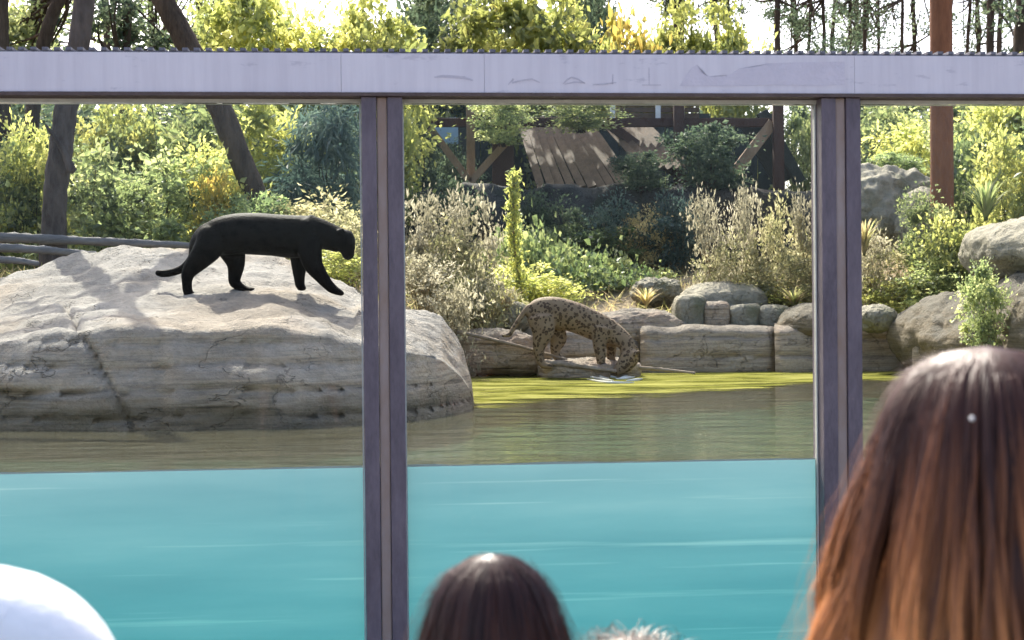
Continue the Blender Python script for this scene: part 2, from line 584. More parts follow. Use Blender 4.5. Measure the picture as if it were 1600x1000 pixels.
def make_glass_mat():
    m, nt, out = mat_new('window_glass')
    tr = N(nt, 'ShaderNodeBsdfTransparent')
    tr.inputs[0].default_value = (0.965, 0.985, 0.975, 1)
    gl = N(nt, 'ShaderNodeBsdfGlossy', Roughness=0.0)
    fr = N(nt, 'ShaderNodeFresnel', IOR=1.19)
    mx = N(nt, 'ShaderNodeMixShader')
    nt.links.new(fr.outputs[0], mx.inputs[0])
    nt.links.new(tr.outputs[0], mx.inputs[1])
    nt.links.new(gl.outputs[0], mx.inputs[2])
    nt.links.new(mx.outputs[0], out.inputs[0])
    return m
M['glass'] = make_glass_mat()

# ------------------------------------------------------------------ the ground
def sstep(a, b, x):
    t = np.clip((x - a) / (b - a), 0, 1)
    return t * t * (3 - 2 * t)

def gz(x, y):
    x = np.asarray(x, float)
    y = np.asarray(y, float)
    s = y - (GA + GB * x)
    shore = 17.0 + 0.0 * x
    left = sstep(-0.4, -1.6, x)
    shore = shore * (1 - left) + 11.9 * left
    right = sstep(3.4, 5.2, x)
    shore = shore * (1 - right) + 14.9 * right
    bed = -0.42 + 1.26 * sstep(1.1, 2.1, s)
    bank = 1.42 + 0.72 * sstep(16.5, 21.5, y) + 0.95 * sstep(21, 32, y) + 0.6 * sstep(32, 60, y)
    bank = bank + 0.55 * left * sstep(11.8, 13.5, y)
    hill = 1.5 * sstep(3.5, 8, x) * sstep(15.5, 24, y)
    bank = bank + hill
    k = sstep(-0.15, 0.25, y - shore)
    side = np.maximum(sstep(-5.6, -6.2, x), sstep(5.6, 6.2, x)) * sstep(0.0, 0.3, s)
    k = np.maximum(k, side)
    z = bed * (1 - k) + bank * k
    z = z + k * 0.05 * np.sin(x * 1.7 + y * 0.9) * np.cos(y * 1.3 - x * 0.4)
    f = sstep(-0.12, -0.02, s)
    return -0.03 * (1 - f) + z * f

def gz1(x, y):
    return float(gz(x, y))

def make_ground():
    xs = np.concatenate([[-900, -400, -200, -100, -60, -35, -22], np.arange(-15, 15.01, 0.2), [22, 35, 60, 100, 200, 400, 900]])
    ys = np.concatenate([[-900, -400, -150, -60, -20, -5, 2], np.arange(4, 34.01, 0.2), [38, 44, 52, 65, 90, 150, 300, 900]])
    X, Y = np.meshgrid(xs, ys)
    Z = gz(X, Y)
    V = np.stack([X, Y, Z], -1).reshape(-1, 3)
    nx, ny = len(xs), len(ys)
    i = np.arange(nx * ny).reshape(ny, nx)
    F = np.stack([i[:-1, :-1], i[:-1, 1:], i[1:, 1:], i[1:, :-1]], -1).reshape(-1, 4)
    o = link('ground', np_mesh('ground', V, F, smooth=True), M['ground'])
    tag(o, kind='structure')
    bm = bmesh.new()
    box(bm, -12, 12, -9, 6.0, -0.2, 0.0)
    for v in bm.verts:
        if v.co.y > 5: v.co.y = gy(v.co.x) - 0.20
    tag(bm_obj('visitor_floor', bm, M['concrete']), kind='structure')
make_ground()

def make_water():
    x0, x1, yb, zt, zb = -6.6, 6.6, 17.4, 1.0, -0.36
    e = 0.025
    V = [(x0, gy(x0) + e, zb), (x1, gy(x1) + e, zb), (x1, yb, zb), (x0, yb, zb),
         (x0, gy(x0) + e, zt), (x1, gy(x1) + e, zt), (x1, yb, zt), (x0, yb, zt)]
    F = [(3, 2, 1, 0), (4, 5, 6, 7), (0, 1, 5, 4), (1, 2, 6, 5), (2, 3, 7, 6), (3, 0, 4, 7)]
    o = link('water', np_mesh('water', V, F), M['water'])
    tag(o, kind='structure')
    xs = np.linspace(x0 + 0.1, x1 - 0.1, 500)
    mv, mf = [], []
    for i, x in enumerate(xs):
        h = 0.003 + 0.006 * max(0.0, 0.35 + mnoise.noise((x * 2.3, 0.4, 0)) + 0.5 * mnoise.noise((x * 9, 2.4, 0)))
        mv += [(x, gy(x) + 0.021, zt - 0.002), (x, gy(x) + 0.016, zt - 0.002), (x, gy(x) + 0.018, zt + h)]
        if i:
            a = i * 3
            mf += [(a - 3, a - 2, a + 1, a), (a - 2, a - 1, a + 2, a + 1), (a - 1, a - 3, a, a + 2)]
    mm, nt, out = mat_new('foam_line')
    principled(nt, out, (0.42, 0.45, 0.42), 0.4, 0.4)
    link('foam_line', np_mesh('foam_line', mv, mf), mm, o)
make_water()

# floating algae
def make_algae():
    m, nt, out = mat_new('algae')
    v = coords(nt, (0.6, 1.6, 1))
    n1 = noise(nt, v, 2.0, 7, 0.65)
    c = ramp(nt, n1, [(0.38, (0.04, 0.042, 0.012)), (0.47, (0.12, 0.12, 0.025)), (0.60, (0.22, 0.212, 0.065))])
    p = principled(nt, out, c, 0.9, 0.0)
    nh = noise(nt, coords(nt, (0.55, 2.0, 1)), 2.2, 9, 0.7)
    fh = N(nt, 'ShaderNodeMapRange')
    fh.inputs['From Min'].default_value = 0.46
    fh.inputs['From Max'].default_value = 0.62
    ed_ = N(nt, 'ShaderNodeAttribute', attribute_name='edge')
    sm = N(nt, 'ShaderNodeMath', operation='ADD')
    nt.links.new(nh, sm.inputs[0])
    nt.links.new(ed_.outputs['Fac'], sm.inputs[1])
    nt.links.new(sm.outputs[0], fh.inputs[0])
    tr = N(nt, 'ShaderNodeBsdfTransparent')
    mx = N(nt, 'ShaderNodeMixShader')
    nt.links.new(fh.outputs[0], mx.inputs[0])
    nt.links.new(tr.outputs[0], mx.inputs[1])
    nt.links.new(p.outputs[0], mx.inputs[2])
    nt.links.new(mx.outputs[0], out.inputs[0])
    rng = np.random.default_rng(5)
    xs = np.arange(-0.9, 5.4, 0.06)
    V, F = [], []
    rows = 40
    for i, x in enumerate(xs):
        near = 10.3 + 1.05 * (x + 0.4) * (1 if x > -0.4 else 0.2)
        near = min(near, 13.9) + 0.5 * mnoise.noise((x * 1.4, 3.1, 0)) + 0.22 * mnoise.noise((x * 5.5, 9.1, 0))
        for j in range(rows + 1):
            t = j / rows
            y = near + (17.2 - near) * t
            V.append((x, y, 1.004 + 0.003 * mnoise.noise((x * 3, y * 2, 1))))
    r = rows + 1
    for i in range(len(xs) - 1):
        for j in range(rows):
            a = i * r + j
            cx, cyy = V[a][0], V[a][1]
            h = mnoise.fractal((cx * 1.1, cyy * 2.2, 4.4), 1.0, 2.0, 4)
            if h > -9:
                F.append((a, a + r, a + r + 1, a + 1))
    edge = np.tile(np.clip(np.linspace(0, 1, rows + 1) * 1.4, 0, 0.36) - 0.22, len(xs))
    o = link('algae', np_mesh('algae', V, F, {'edge': edge}), m)
    tag(o, 'yellow green algae floating on the pool below the rock ledge', 'algae', kind='stuff')
make_algae()

# ------------------------------------------------------------------ rocks
def fract(p, s, oct=4, seed=0.0):
    return mnoise.fractal((p[0] * s + seed, p[1] * s - seed, p[2] * s + 2 * seed), 1.0, 2.0, oct)

def lerp_table(tab, x):
    xs = [t[0] for t in tab]
    return np.array([np.interp(x, xs, [t[k] for t in tab]) for k in range(1, len(tab[0]))])

def make_big_rock():
    """long pale boulder the black cat walks on: columns across, each a profile from below the water up the bedded face and back over the top"""
    # px, py of crest, Y of crest, py of top front edge, Y front edge, Y at foot
    tab = [(-420, 470, 12.6, 560, 10.2, 9.9),
           (-150, 452, 12.7, 545, 10.0, 9.7),
           (0, 436, 12.9, 535, 9.85, 9.5),
           (90, 406, 13.0, 520, 9.8, 9.4),
           (190, 386, 13.0, 512, 9.75, 9.38),
           (310, 383, 13.0, 516, 9.75, 9.38),
           (420, 392, 12.9, 508, 9.8, 9.4),
           (480, 409, 12.7, 520, 9.85, 9.45),
           (530, 436, 12.3, 532, 9.95, 9.55),
           (590, 466, 11.9, 540, 10.15, 9.75),
           (640, 484, 11.7, 548, 10.3, 9.95),
           (690, 499, 11.6, 560, 10.65, 10.3),
           (718, 536, 11.5, 585, 10.9, 10.65),
           (735, 590, 11.4, 610, 11.1, 10.95),
           (741, 648, 11.3, 650, 11.2, 11.1)]
    cols = np.concatenate([np.arange(-420, 640, 7.0), np.arange(640, 741.1, 4.0)])
    V = []
    nf, ntp, nb = 46, 60, 16
    for px in cols:
        pyc, Yc, pyf, Yf, Y0 = lerp_table(tab, px)
        zc = at(px, pyc, Yc).z
        zf = at(px, pyf, Yf).z
        wob = 0.07 * mnoise.noise((px * 0.012, 7.7, 0)) + 0.04 * mnoise.noise((px * 0.05, 1.7, 0))
        prof = []
        for i in range(nf):
            t = i / (nf - 1)
            z = 0.55 + (zf - 0.55) * t
            # bedding: each bed steps back a little, with a dark undercut at its foot
            bz = z * 6.6 + 0.35 * mnoise.noise((px * 0.006, 2.2, z * 1.5))
            fr = bz - math.floor(bz)
            hsh = mnoise.noise((math.floor(bz) * 3.7, px * 0.004, 0.5))
            step = 0.10 * (1 - math.exp(-fr * 9)) * (0.45 + abs(hsh) * 1.9) * (1 - 0.75 * t * t)
            y = Y0 + (Yf - Y0) * (t ** 2.2) - step + wob * (1 - 0.5 * t)
            if z < 1.12: y += 0.22 * (1.12 - z) ** 0.8 if px > 560 else 0.06 * (1.12 - z)
            prof.append((y, z))
        for i in range(1, ntp):
            t = i / (ntp - 1)
            y = Yf + (Yc - Yf) * t
            z = zf + (zc - zf) * t ** (1.2 if px < 560 else 0.9)
            prof.append((y, z))
        for i in range(1, nb):
            t = i / (nb - 1)
            prof.append((Yc + 1.2 * t, zc - 0.15 * t - (zc - 0.9) * t ** 2.2))
        for (y, z) in prof:
            u, _ = unit(px, 480)
            p = Vector((u * y, y, z))
            V.append(p)
    n = nf + ntp - 1 + nb - 1
    out = []
    for idx, p in enumerate(V):
        j = idx % n
        top = 0 if j < nf else 1
        amp = 0.055 if top else 0.035
        d = fract(p, 1.5, 5, 1.3) * amp + fract(p, 5.5, 4, 4.0) * amp * 0.5
        if top:
            g = mnoise.noise((p.x * 1.1, p.y * 4.0, 8.8))
            d -= 0.03 * max(0, 0.25 - abs(g)) * 4 * 0.35
        # long crack running down the face
        u = p.x / p.y * FPX + 800
        cr = 100 + (p.z < 5) * (1.75 - p.z) * 140 + 10 * mnoise.noise((p.z * 6, 0, 3))
        w = abs(u - cr)
        if w < 7 and p.y < 11.0 and p.z > 0.95:
            d -= 0.06 * (1 - w / 7)
        out.append((p.x, p.y - (d if not top else d * 0.1), p.z + (d if top else 0.0)))
    nc = len(cols)
    i = np.arange(nc * n).reshape(nc, n)
    F = np.stack([i[:-1, :-1], i[1:, :-1], i[1:, 1:], i[:-1, 1:]], -1).reshape(-1, 4)
    o = link('boulder', np_mesh('boulder', out, F, smooth=True), M['rock_main'])
    tag(o, 'huge pale bedded boulder rising from the pool, black panther on top', 'rock')
    return np.array(out)
ROCK = make_big_rock()

def rock_z(x, y):
    d = (ROCK[:, 0] - x) ** 2 + (ROCK[:, 1] - y) ** 2
    k = np.argsort(d)[:40]
    return float(ROCK[k, 2].max())

def boulder(name, label, rect, Y, depth, mat, seed, group=None, power=2.6, amp=0.12, sub=5, tilt=0.0, cat='rock', parent=None):
    """rounded irregular block filling the photo rectangle rect = (x0, y0, x1, y1) at distance Y"""
    x0, y0, x1, y1 = rect
    c = at((x0 + x1) / 2, (y0 + y1) / 2, Y)
    rx = (x1 - x0) / 2 / ppm(Y)
    rz = (y1 - y0) / 2 / ppm(Y)
    bm = bmesh.new()
    bmesh.ops.create_icosphere(bm, subdivisions=sub + 1, radius=1)
    for v in bm.verts:
        p = v.co.normalized()
        r = (abs(p.x) ** power + abs(p.y) ** power + abs(p.z) ** power) ** (-1 / power)
        q = p * r
        q.x *= 1 + 0.15 * mnoise.noise((p.z * 1.2, seed, 0))
        q = Vector((q.x * rx, q.y * depth, q.z * rz))
        s = min(rx, rz, depth)
        rid = 1 - abs(mnoise.noise((q.x * 1.3 / s + seed, q.y * 1.3 / s, q.z * 1.3 / s))) * 2
        q += p * (fract(q, 0.8 / s, 4, seed) * amp * 1.5 * s + fract(q, 3.2 / s, 5, seed + 5) * amp * 0.45 * s - max(0, rid - 0.8) * amp * 0.8 * s)
        bz = q.z * 7 + 0.5 * mnoise.noise((q.x * 1.5, seed, q.y))
        fr = bz - math.floor(bz)
        q *= 1 - 0.018 * math.exp(-fr * 8) * abs(p.y)
        v.co = Matrix.Rotation(tilt, 3, 'Y') @ q
    o = bm_obj(name, bm, mat, parent, smooth=True)
    o.location = c
    if parent is None: tag(o, label, cat, group)
    return o

def make_ledge():
    """low bedded rock shelf along the far side of the pool"""
    root = empty('rock_ledge', at(1060, 560, 16.8))
    tag(root, 'long low bedded rock ledge along the far side of the pool', 'rock')
    segs = [(690, 845, 530, 16.6, 11), (845, 1000, 512, 16.9, 12), (1000, 1210, 510, 16.7, 13), (1210, 1425, 508, 16.5, 14), (1425, 1640, 505, 15.4, 15)]
    base = root.location.copy()
    for k, (xa, xb, pyt, Y, seed) in enumerate(segs):
        cols = np.linspace(xa, xb, 40)
        V = []
        n = 44
        for ci, px in enumerate(cols):
            e = min(ci, 39 - ci) / 39
            tuck = 0.10 * math.exp(-e * 40)
            u, _ = unit(px, 500)
            zt = at(px, pyt + 3 * mnoise.noise((px * 0.03, seed, 0)), Y).z
            for i in range(n):
                t = i / (n - 1)
                if t < 0.7:
                    tt = t / 0.7
                    z = 0.8 + (zt - 0.8) * tt
                    bz = z * 5.2 + 0.15 * mnoise.noise((px * 0.01, seed, 0))
                    fr = bz - math.floor(bz)
                    st = 0.055 * (1 - math.exp(-fr * 9)) * (0.6 + abs(mnoise.noise((math.floor(bz) * 2.3, seed + px * 0.004, 0))) * 1.7)
                    y = Y - st + 0.12 * tt ** 3 + tuck
                    if tt > 0.92: y += 0.08 * (tt - 0.92) / 0.08
                else:
                    tt = (t - 0.7) / 0.3
                    z = zt + 0.02 * math.sin(tt * 3) - 0.5 * tt ** 6
                    y = Y + 0.20 + 1.6 * tt + tuck
                p = Vector((u * y, y, z))
                d = fract(p, 2.2, 4, seed) * 0.035
                V.append((p.x - base.x, p.y - d - base.y, p.z + d * 0.6 - base.z))
        i = np.arange(40 * n).reshape(40, n)
        F = np.stack([i[:-1, :-1], i[1:, :-1], i[1:, 1:], i[:-1, 1:]], -1).reshape(-1, 4)
        link('rock_slab', np_mesh('rock_slab', V, F, smooth=True), M['rock_ledge'], root)
make_ledge()

boulder('boulder', 'smooth pale dome shaped rock behind the jointed stone row', (1058, 440, 1200, 500), 18.0, 0.6, M['rock_green'], 2.1, None, 2.1, 0.08)
boulder('boulder', 'jointed grey stone block at the left end of the stone row behind the ledge', (1052, 460, 1100, 522), 17.5, 0.3, M['rock_green'], 2.9, 'stones behind the ledge', 4.0, 0.08)
boulder('boulder', 'second grey stone block from the left in the row behind the ledge', (1094, 470, 1138, 522), 17.5, 0.3, M['rock_ledge'], 3.3, 'stones behind the ledge', 4.0, 0.08)
boulder('boulder', 'third grey stone block from the left in the row behind the ledge', (1132, 474, 1186, 522), 17.5, 0.3, M['rock_green'], 4.7, 'stones behind the ledge', 4.0, 0.08)
boulder('boulder', 'fourth grey stone block from the left in the row behind the ledge', (1180, 476, 1232, 522), 17.5, 0.3, M['rock_green'], 5.3, 'stones behind the ledge', 4.0, 0.08)
boulder('boulder', 'pale rounded rock swelling up from the ledge beside the right steel post', (1212, 474, 1340, 540), 17.0, 0.6, M['rock_main'], 5.9, None, 2.0, 0.08)
boulder('boulder', 'small dark mossy rock on the straw coloured bank', (984, 434, 1062, 476), 18.6, 0.3, M['rock_green'], 6.4, None, 2.2, 0.25)
boulder('boulder', 'flat brown sloping rock just behind the drinking jaguar', (905, 484, 1075, 550), 17.3, 0.4, M['rock_ledge'], 7.7, None, 2.2)
boulder('boulder', 'grey shaded rock between dry plumes and the drinking jaguar', (770, 472, 830, 520), 17.2, 0.3, M['rock_green'], 8.1, None, 2.4)
boulder('boulder', 'big shaded grey boulder behind the right steel post', (1295, 264, 1462, 400), 18.8, 0.8, M['rock_green'], 9.2, None, 2.6, 0.2, 5, 0.12)
boulder('boulder', 'tall leaning pale rock at the foot of the red brown pole', (1398, 300, 1470, 410), 18.0, 0.45, M['rock_green'], 10.6, None, 2.2, 0.2, 5, 0.25)
boulder('boulder', 'smooth round pale boulder at the right edge of the photo', (1516, 340, 1700, 446), 15.4, 1.2, M['rock_green'], 11.4, None, 2.0, 0.1)
boulder('boulder', 'broad pale bedded boulder above the pool behind the long haired visitor', (1412, 462, 1580, 610), 15.7, 1.6, M['rock_main'], 12.5, None, 2.0, 0.12, 5, -0.06)
boulder('boulder', 'cream coloured boulder at the right edge above the long haired visitor', (1545, 436, 1760, 640), 14.4, 1.2, M['rock_main'], 13.8, None, 2.7, 0.16)
boulder('boulder', 'small grey stone on the ledge beside the right steel post', (1335, 476, 1400, 520), 16.2, 0.3, M['rock_green'], 14.9, None, 2.2)

def dark_wall():
    """dark undulating rock face under the shelter"""
    V = []
    cols = np.linspace(625, 1300, 130)
    n = 46
    for px in cols:
        u, _ = unit(px, 400)
        zt = at(px, 296 + 10 * mnoise.noise((px * 0.012, 3.3, 0)), 21.7).z
        zb = gz1(u * 21.4, 21.4) - 0.15
        for i in range(n):
            t = i / (n - 1)
            if t < 0.7:
                tt = t / 0.7
                y = 21.4 + 0.25 * tt ** 2
                z = zb + (zt - zb) * tt
            else:
                tt = (t - 0.7) / 0.3
                y = 21.65 + 0.9 * tt
                z = zt + 0.05 * math.sin(tt * 3.1) - 0.3 * tt ** 4
            p = Vector((u * y, y, z))
            d = fract(p, 1.1, 5, 6.1) * 0.22 + 0.10 * (1 - abs(mnoise.noise((p.x * 2.1, p.z * 2.1, 5.5))) * 3)
            V.append((p.x, p.y - d, p.z + d * 0.3))
    m = len(cols)
    i = np.arange(m * n).reshape(m, n)
    F = np.stack([i[:-1, :-1], i[1:, :-1], i[1:, 1:], i[:-1, 1:]], -1).reshape(-1, 4)
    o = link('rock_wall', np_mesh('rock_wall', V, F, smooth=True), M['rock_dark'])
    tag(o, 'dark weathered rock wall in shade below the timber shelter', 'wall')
dark_wall()

# ------------------------------------------------------------------ timber shelter at the back
def bar(name, a, b, w, d, mat, parent, base):
    """squared bar from a to b, w wide across the view, d deep"""
    a, b = Vector(a), Vector(b)
    L = (b - a).length
    z = (b - a).normalized()
    y = Vector((0, 1, 0))
    y = (y - z * y.dot(z)).normalized()
    x = y.cross(z)
    Mx = Matrix((x, y, z)).transposed()
    bm = bmesh.new()
    box(bm, -w / 2, w / 2, -d / 2, d / 2, 0, L)
    for v in bm.verts: v.co = Mx @ v.co + a - base
    return bm_obj(name, bm, mat, parent, bevel=min(w, d) * 0.08)

def shelter():
    base = at(940, 420, 23.0)
    base.z = gz1(base.x, base.y)
    root = empty('timber_shelter', base)
    tag(root, 'open timber shelter with brown boards and braces behind the dark wall', 'shelter')
    Y = 22.6
    def P(px, py, y=Y): return at(px, py, y)
    # back wall boards, each a plank
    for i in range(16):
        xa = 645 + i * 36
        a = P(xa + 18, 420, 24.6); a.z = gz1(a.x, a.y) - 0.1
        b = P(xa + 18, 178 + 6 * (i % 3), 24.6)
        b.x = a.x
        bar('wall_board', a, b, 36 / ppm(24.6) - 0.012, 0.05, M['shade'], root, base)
    # posts
    for px, w, m, tp in ((785, 34, 'timber_dark', 130), (735, 13, 'timber_pale', 165), (1060, 16, 'timber_dark', 150), (1215, 16, 'timber_dark', 150), (655, 16, 'timber_dark', 150)):
        b = P(px, tp)
        a = Vector((b.x, b.y, gz1(b.x, b.y) - 0.1))
        bar('post', a, b, w / ppm(Y), w / ppm(Y), M[m], root, base)
    bar('brace', P(735, 285, 22.45), P(672, 200, 22.45), 0.10, 0.08, M['timber_pale'], root, base)
    bar('brace', P(735, 285, 22.45), P(792, 222, 22.45), 0.10, 0.08, M['timber_pale'], root, base)
    # boards of two lean-to roofs sloping towards the pool
    for (t0, t1, pt, yt, b0, b1, pb, yb, n) in ((806, 918, 184, 23.6, 838, 998, 294, 21.75, 10), (938, 1012, 192, 23.3, 1000, 1082, 262, 21.9, 6)):
        for k in range(n):
            f = (k + 0.5) / n
            a = P(b0 + (b1 - b0) * f, pb + 4 * mnoise.noise((k * 1.7, pb, 0)), yb)
            b = P(t0 + (t1 - t0) * f, pt + 3 * mnoise.noise((k * 2.7, pt, 0)), yt)
            w = (b1 - b0) / n / ppm(yb)
            bar('roof_board', a + Vector((0, 0, 0.03 * mnoise.noise((k * 3.1, 0, 1)))), b, w * (0.80 + 0.10 * mnoise.noise((k * 5.3, 1, 0))), 0.035, M['timber'], root, base)
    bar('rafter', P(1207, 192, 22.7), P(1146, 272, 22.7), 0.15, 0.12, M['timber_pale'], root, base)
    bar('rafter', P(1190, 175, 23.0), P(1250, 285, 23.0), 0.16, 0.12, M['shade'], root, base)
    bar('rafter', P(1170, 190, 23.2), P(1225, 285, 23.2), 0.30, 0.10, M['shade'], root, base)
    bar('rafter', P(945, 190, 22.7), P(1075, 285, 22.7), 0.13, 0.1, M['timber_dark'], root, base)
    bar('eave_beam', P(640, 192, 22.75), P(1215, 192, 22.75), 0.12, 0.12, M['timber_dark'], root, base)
    for k in range(3):
        bar('rail_board', P(962, 163 + 9 * k, 22.9), P(1092, 163 + 9 * k, 22.9), 0.07, 0.03, M['timber'], root, base)
    for px in (957, 1028, 1065):
        bar('rail_post', P(px, 190, 22.8), P(px, 150, 22.8), 0.07, 0.05, M['white_paint'], root, base)
    bm = bmesh.new()
    p = P(698, 205, 23.6) - base
    box(bm, p.x - 0.17, p.x + 0.17, p.y - 0.02, p.y + 0.02, p.z - 0.19, p.z + 0.19)
    bm_obj('blue_panel', bm, M['blue'], root, bevel=0.01)
shelter()

# ------------------------------------------------------------------ red brown pole
def pole():
    Y = 17.4
    top, bot = at(1468, -160, Y), at(1472, 340, Y)
    zb = gz1(bot.x, bot.y) - 0.1
    pts = [(bot.x, Y, min(zb, bot.z - 0.3), 0.125, 0.125), (bot.x, Y, bot.z + 1, 0.122, 0.122), (top.x, Y, top.z, 0.118, 0.118)]
    me = join_tubes('timber_pole', [tube(pts, 60, 24, bump=0.012)])
    o = link('timber_pole', me, M['timber_pole'])
    tag(o, 'tall straight red brown pole standing among the bushes on the right', 'pole')
pole()

# ------------------------------------------------------------------ foliage
def leaf_cards(Cn, D, L, W, rng, fold=0.25, up=None):
    """diamond leaves: centres Cn (n,3), directions D (n,3), lengths L, widths W"""
    n = len(Cn)
    D = D / (np.linalg.norm(D, axis=1)[:, None] + 1e-9)
    R = rng.normal(size=(n, 3)) if up is None else up
    S = np.cross(D, R)
    S /= np.linalg.norm(S, axis=1)[:, None] + 1e-9
    U = np.cross(S, D)
    L = np.broadcast_to(L, n)[:, None]
    W = np.broadcast_to(W, n)[:, None]
    base = Cn - D * L / 2
    tip = Cn + D * L / 2
    mid = Cn - D * L * 0.05 + U * W * fold
    V = np.stack([base, mid + S * W / 2, tip, mid - S * W / 2], 1).reshape(-1, 3)
    F = (np.arange(n)[:, None] * 4 + np.array([0, 1, 2, 3])[None]).astype(np.int32)
    return V, F

def clumpy(rng, nclump, nleaf, shape, spread, shell=0.55):
    """leaf centres gathered in clumps inside an uneven ellipsoid; shape = (rx, ry, rz), base at z = 0"""
    rx, ry, rz = shape
    d = rng.normal(size=(nclump, 3))
    d /= np.linalg.norm(d, axis=1)[:, None]
    r = shell + (1 - shell) * rng.random(nclump) ** 0.6
    r *= 1 + 0.22 * rng.normal(size=nclump) * 0.7
    cc = d * r[:, None] * np.array([rx, ry, rz]) + np.array([0, 0, rz])
    cc[:, 2] = np.maximum(cc[:, 2], 0.08 * rz)
    w = rng.random(nclump) ** 1.5 + 0.2
    idx = rng.choice(nclump, nleaf, p=w / w.sum())
    sz = spread * (0.5 + rng.random(nclump))
    off = rng.normal(size=(nleaf, 3)) * sz[idx][:, None] * np.array([1, 1, 0.7])
    return cc[idx] + off, cc, idx, off

def stems_mesh(name, rng, cc, base_r, n, h0=0.0, sides=5):
    tubes = []
    pick = rng.choice(len(cc), min(n, len(cc)), replace=False)
    for i in pick:
        e = cc[i]
        b = np.array([rng.normal() * 0.08, rng.normal() * 0.08, -0.15])
        m = (b + e) / 2 + rng.normal(size=3) * 0.08
        m[:2] *= 0.6
        tubes.append(tube([(*b, base_r, base_r), (*m, base_r * 0.7, base_r * 0.7), (*e, base_r * 0.25, base_r * 0.25)], 7, sides))
    return join_tubes(name, tubes)

PROTO = {}
def shrub_proto(key, seed, W, H, nclump, nleaf, leafL, leafW, spread, mat, stem=0.02, droop=0.0, shell=0.5, nst=14, stemmat='bark'):
    rng = np.random.default_rng(seed)
    P, cc, idx, off = clumpy(rng, nclump, nleaf, (W / 2, W / 2, H / 2), spread, shell)
    P[:, 2] = np.maximum(P[:, 2], 0.02)
    lsz = np.clip(np.exp(rng.normal(size=nleaf) * 0.38) * (0.75 + 0.5 * rng.random(nclump))[idx], 0.35, 2.2)
    D = off + rng.normal(size=off.shape) * spread * 0.8 + np.array([0, 0, -droop * spread])
    V, F = leaf_cards(P, D, leafL * lsz, leafW * lsz * (0.8 + 0.4 * rng.random(nleaf)), rng)
    crn = rng.random(nclump)
    rnd = np.clip(0.55 * crn[idx] + 0.45 * rng.random(nleaf), 0, 1)
    me = np_mesh(key + '_foliage', V, F, {'rnd': np.repeat(rnd, 4)})
    me.materials.append(M[mat])
    st = stems_mesh(key + '_stems', rng, cc, stem, nst)
    st.materials.append(M[stemmat])
    PROTO[key] = (me, st, W, H)

#            key       seed W    H    clumps leaves L     W     spread mat
shrub_proto('green_a', 11, 2.0, 2.2, 70, 6500, 0.10, 0.060, 0.17, 'leaf_green')
shrub_proto('green_b', 12, 2.0, 2.2, 60, 6000, 0.09, 0.052, 0.18, 'leaf_mid')
shrub_proto('mid_a', 13, 2.4, 3.0, 90, 8000, 0.105, 0.062, 0.20, 'leaf_mid')
shrub_proto('yellow_a', 14, 2.4, 3.4, 85, 8000, 0.12, 0.065, 0.20, 'leaf_yellow')
shrub_proto('yellow_b', 15, 2.0, 2.4, 60, 6000, 0.10, 0.055, 0.18, 'leaf_yellow')
shrub_proto('dark_a', 16, 2.4, 3.2, 90, 9000, 0.10, 0.045, 0.20, 'leaf_dark')
shrub_proto('blue_a', 17, 1.6, 2.4, 60, 6000, 0.16, 0.028, 0.20, 'leaf_blue', droop=1.0)
shrub_proto('autumn_a', 18, 1.6, 2.0, 45, 4200, 0.12, 0.065, 0.18, 'leaf_autumn')
shrub_proto('low_a', 19, 1.2, 1.3, 60, 4200, 0.07, 0.046, 0.12, 'leaf_mid', 0.008)
shrub_proto('low_b', 20, 1.2, 1.3, 55, 4000, 0.065, 0.042, 0.12, 'leaf_yellow', 0.008)
shrub_proto('weedy_a', 21, 1.0, 1.1, 50, 3300, 0.048, 0.022, 0.09, 'weed', 0.007, nst=46, stemmat='stalk')
shrub_proto('weedy_b', 22, 1.0, 1.0, 46, 2300, 0.050, 0.024, 0.09, 'plume', 0.007, nst=46, stemmat='stalk')
shrub_proto('ivy_a', 23, 2.2, 0.5, 60, 4500, 0.085, 0.070, 0.13, 'ivy', 0.006)

def shrub(key, px, py_top, Y, wpx, name, label, group=None, cat='shrub', mat=None, base_py=None, depth=None, rz=None):
    me, st, W, H = PROTO[key]
    u, _ = unit(px, 400)
    x = u * Y
    zg = gz1(x, Y) - 0.03
    if base_py is not None: zg = at(px, base_py, Y).z
    ztop = at(px, py_top, Y).z
    h = max(ztop - zg, 0.15)
    w = wpx / ppm(Y)
    rng = random.Random(int(px * 7 + py_top * 13 + Y * 3))
    root = empty(name, (x, Y, zg), rng.uniform(0, 6.28) if rz is None else rz)
    root.scale = (w / W, (depth or w) / W, h / H)
    tag(root, label, cat, group)
    for nm, m in (('foliage', me), ('stem', st)):
        o = bpy.data.objects.new(nm, m)
        C.objects.link(o)
        o.parent = root
        if nm == 'foliage' and mat:
            o.material_slots[0].link = 'OBJECT'
            o.material_slots[0].material = M[mat]
    return root

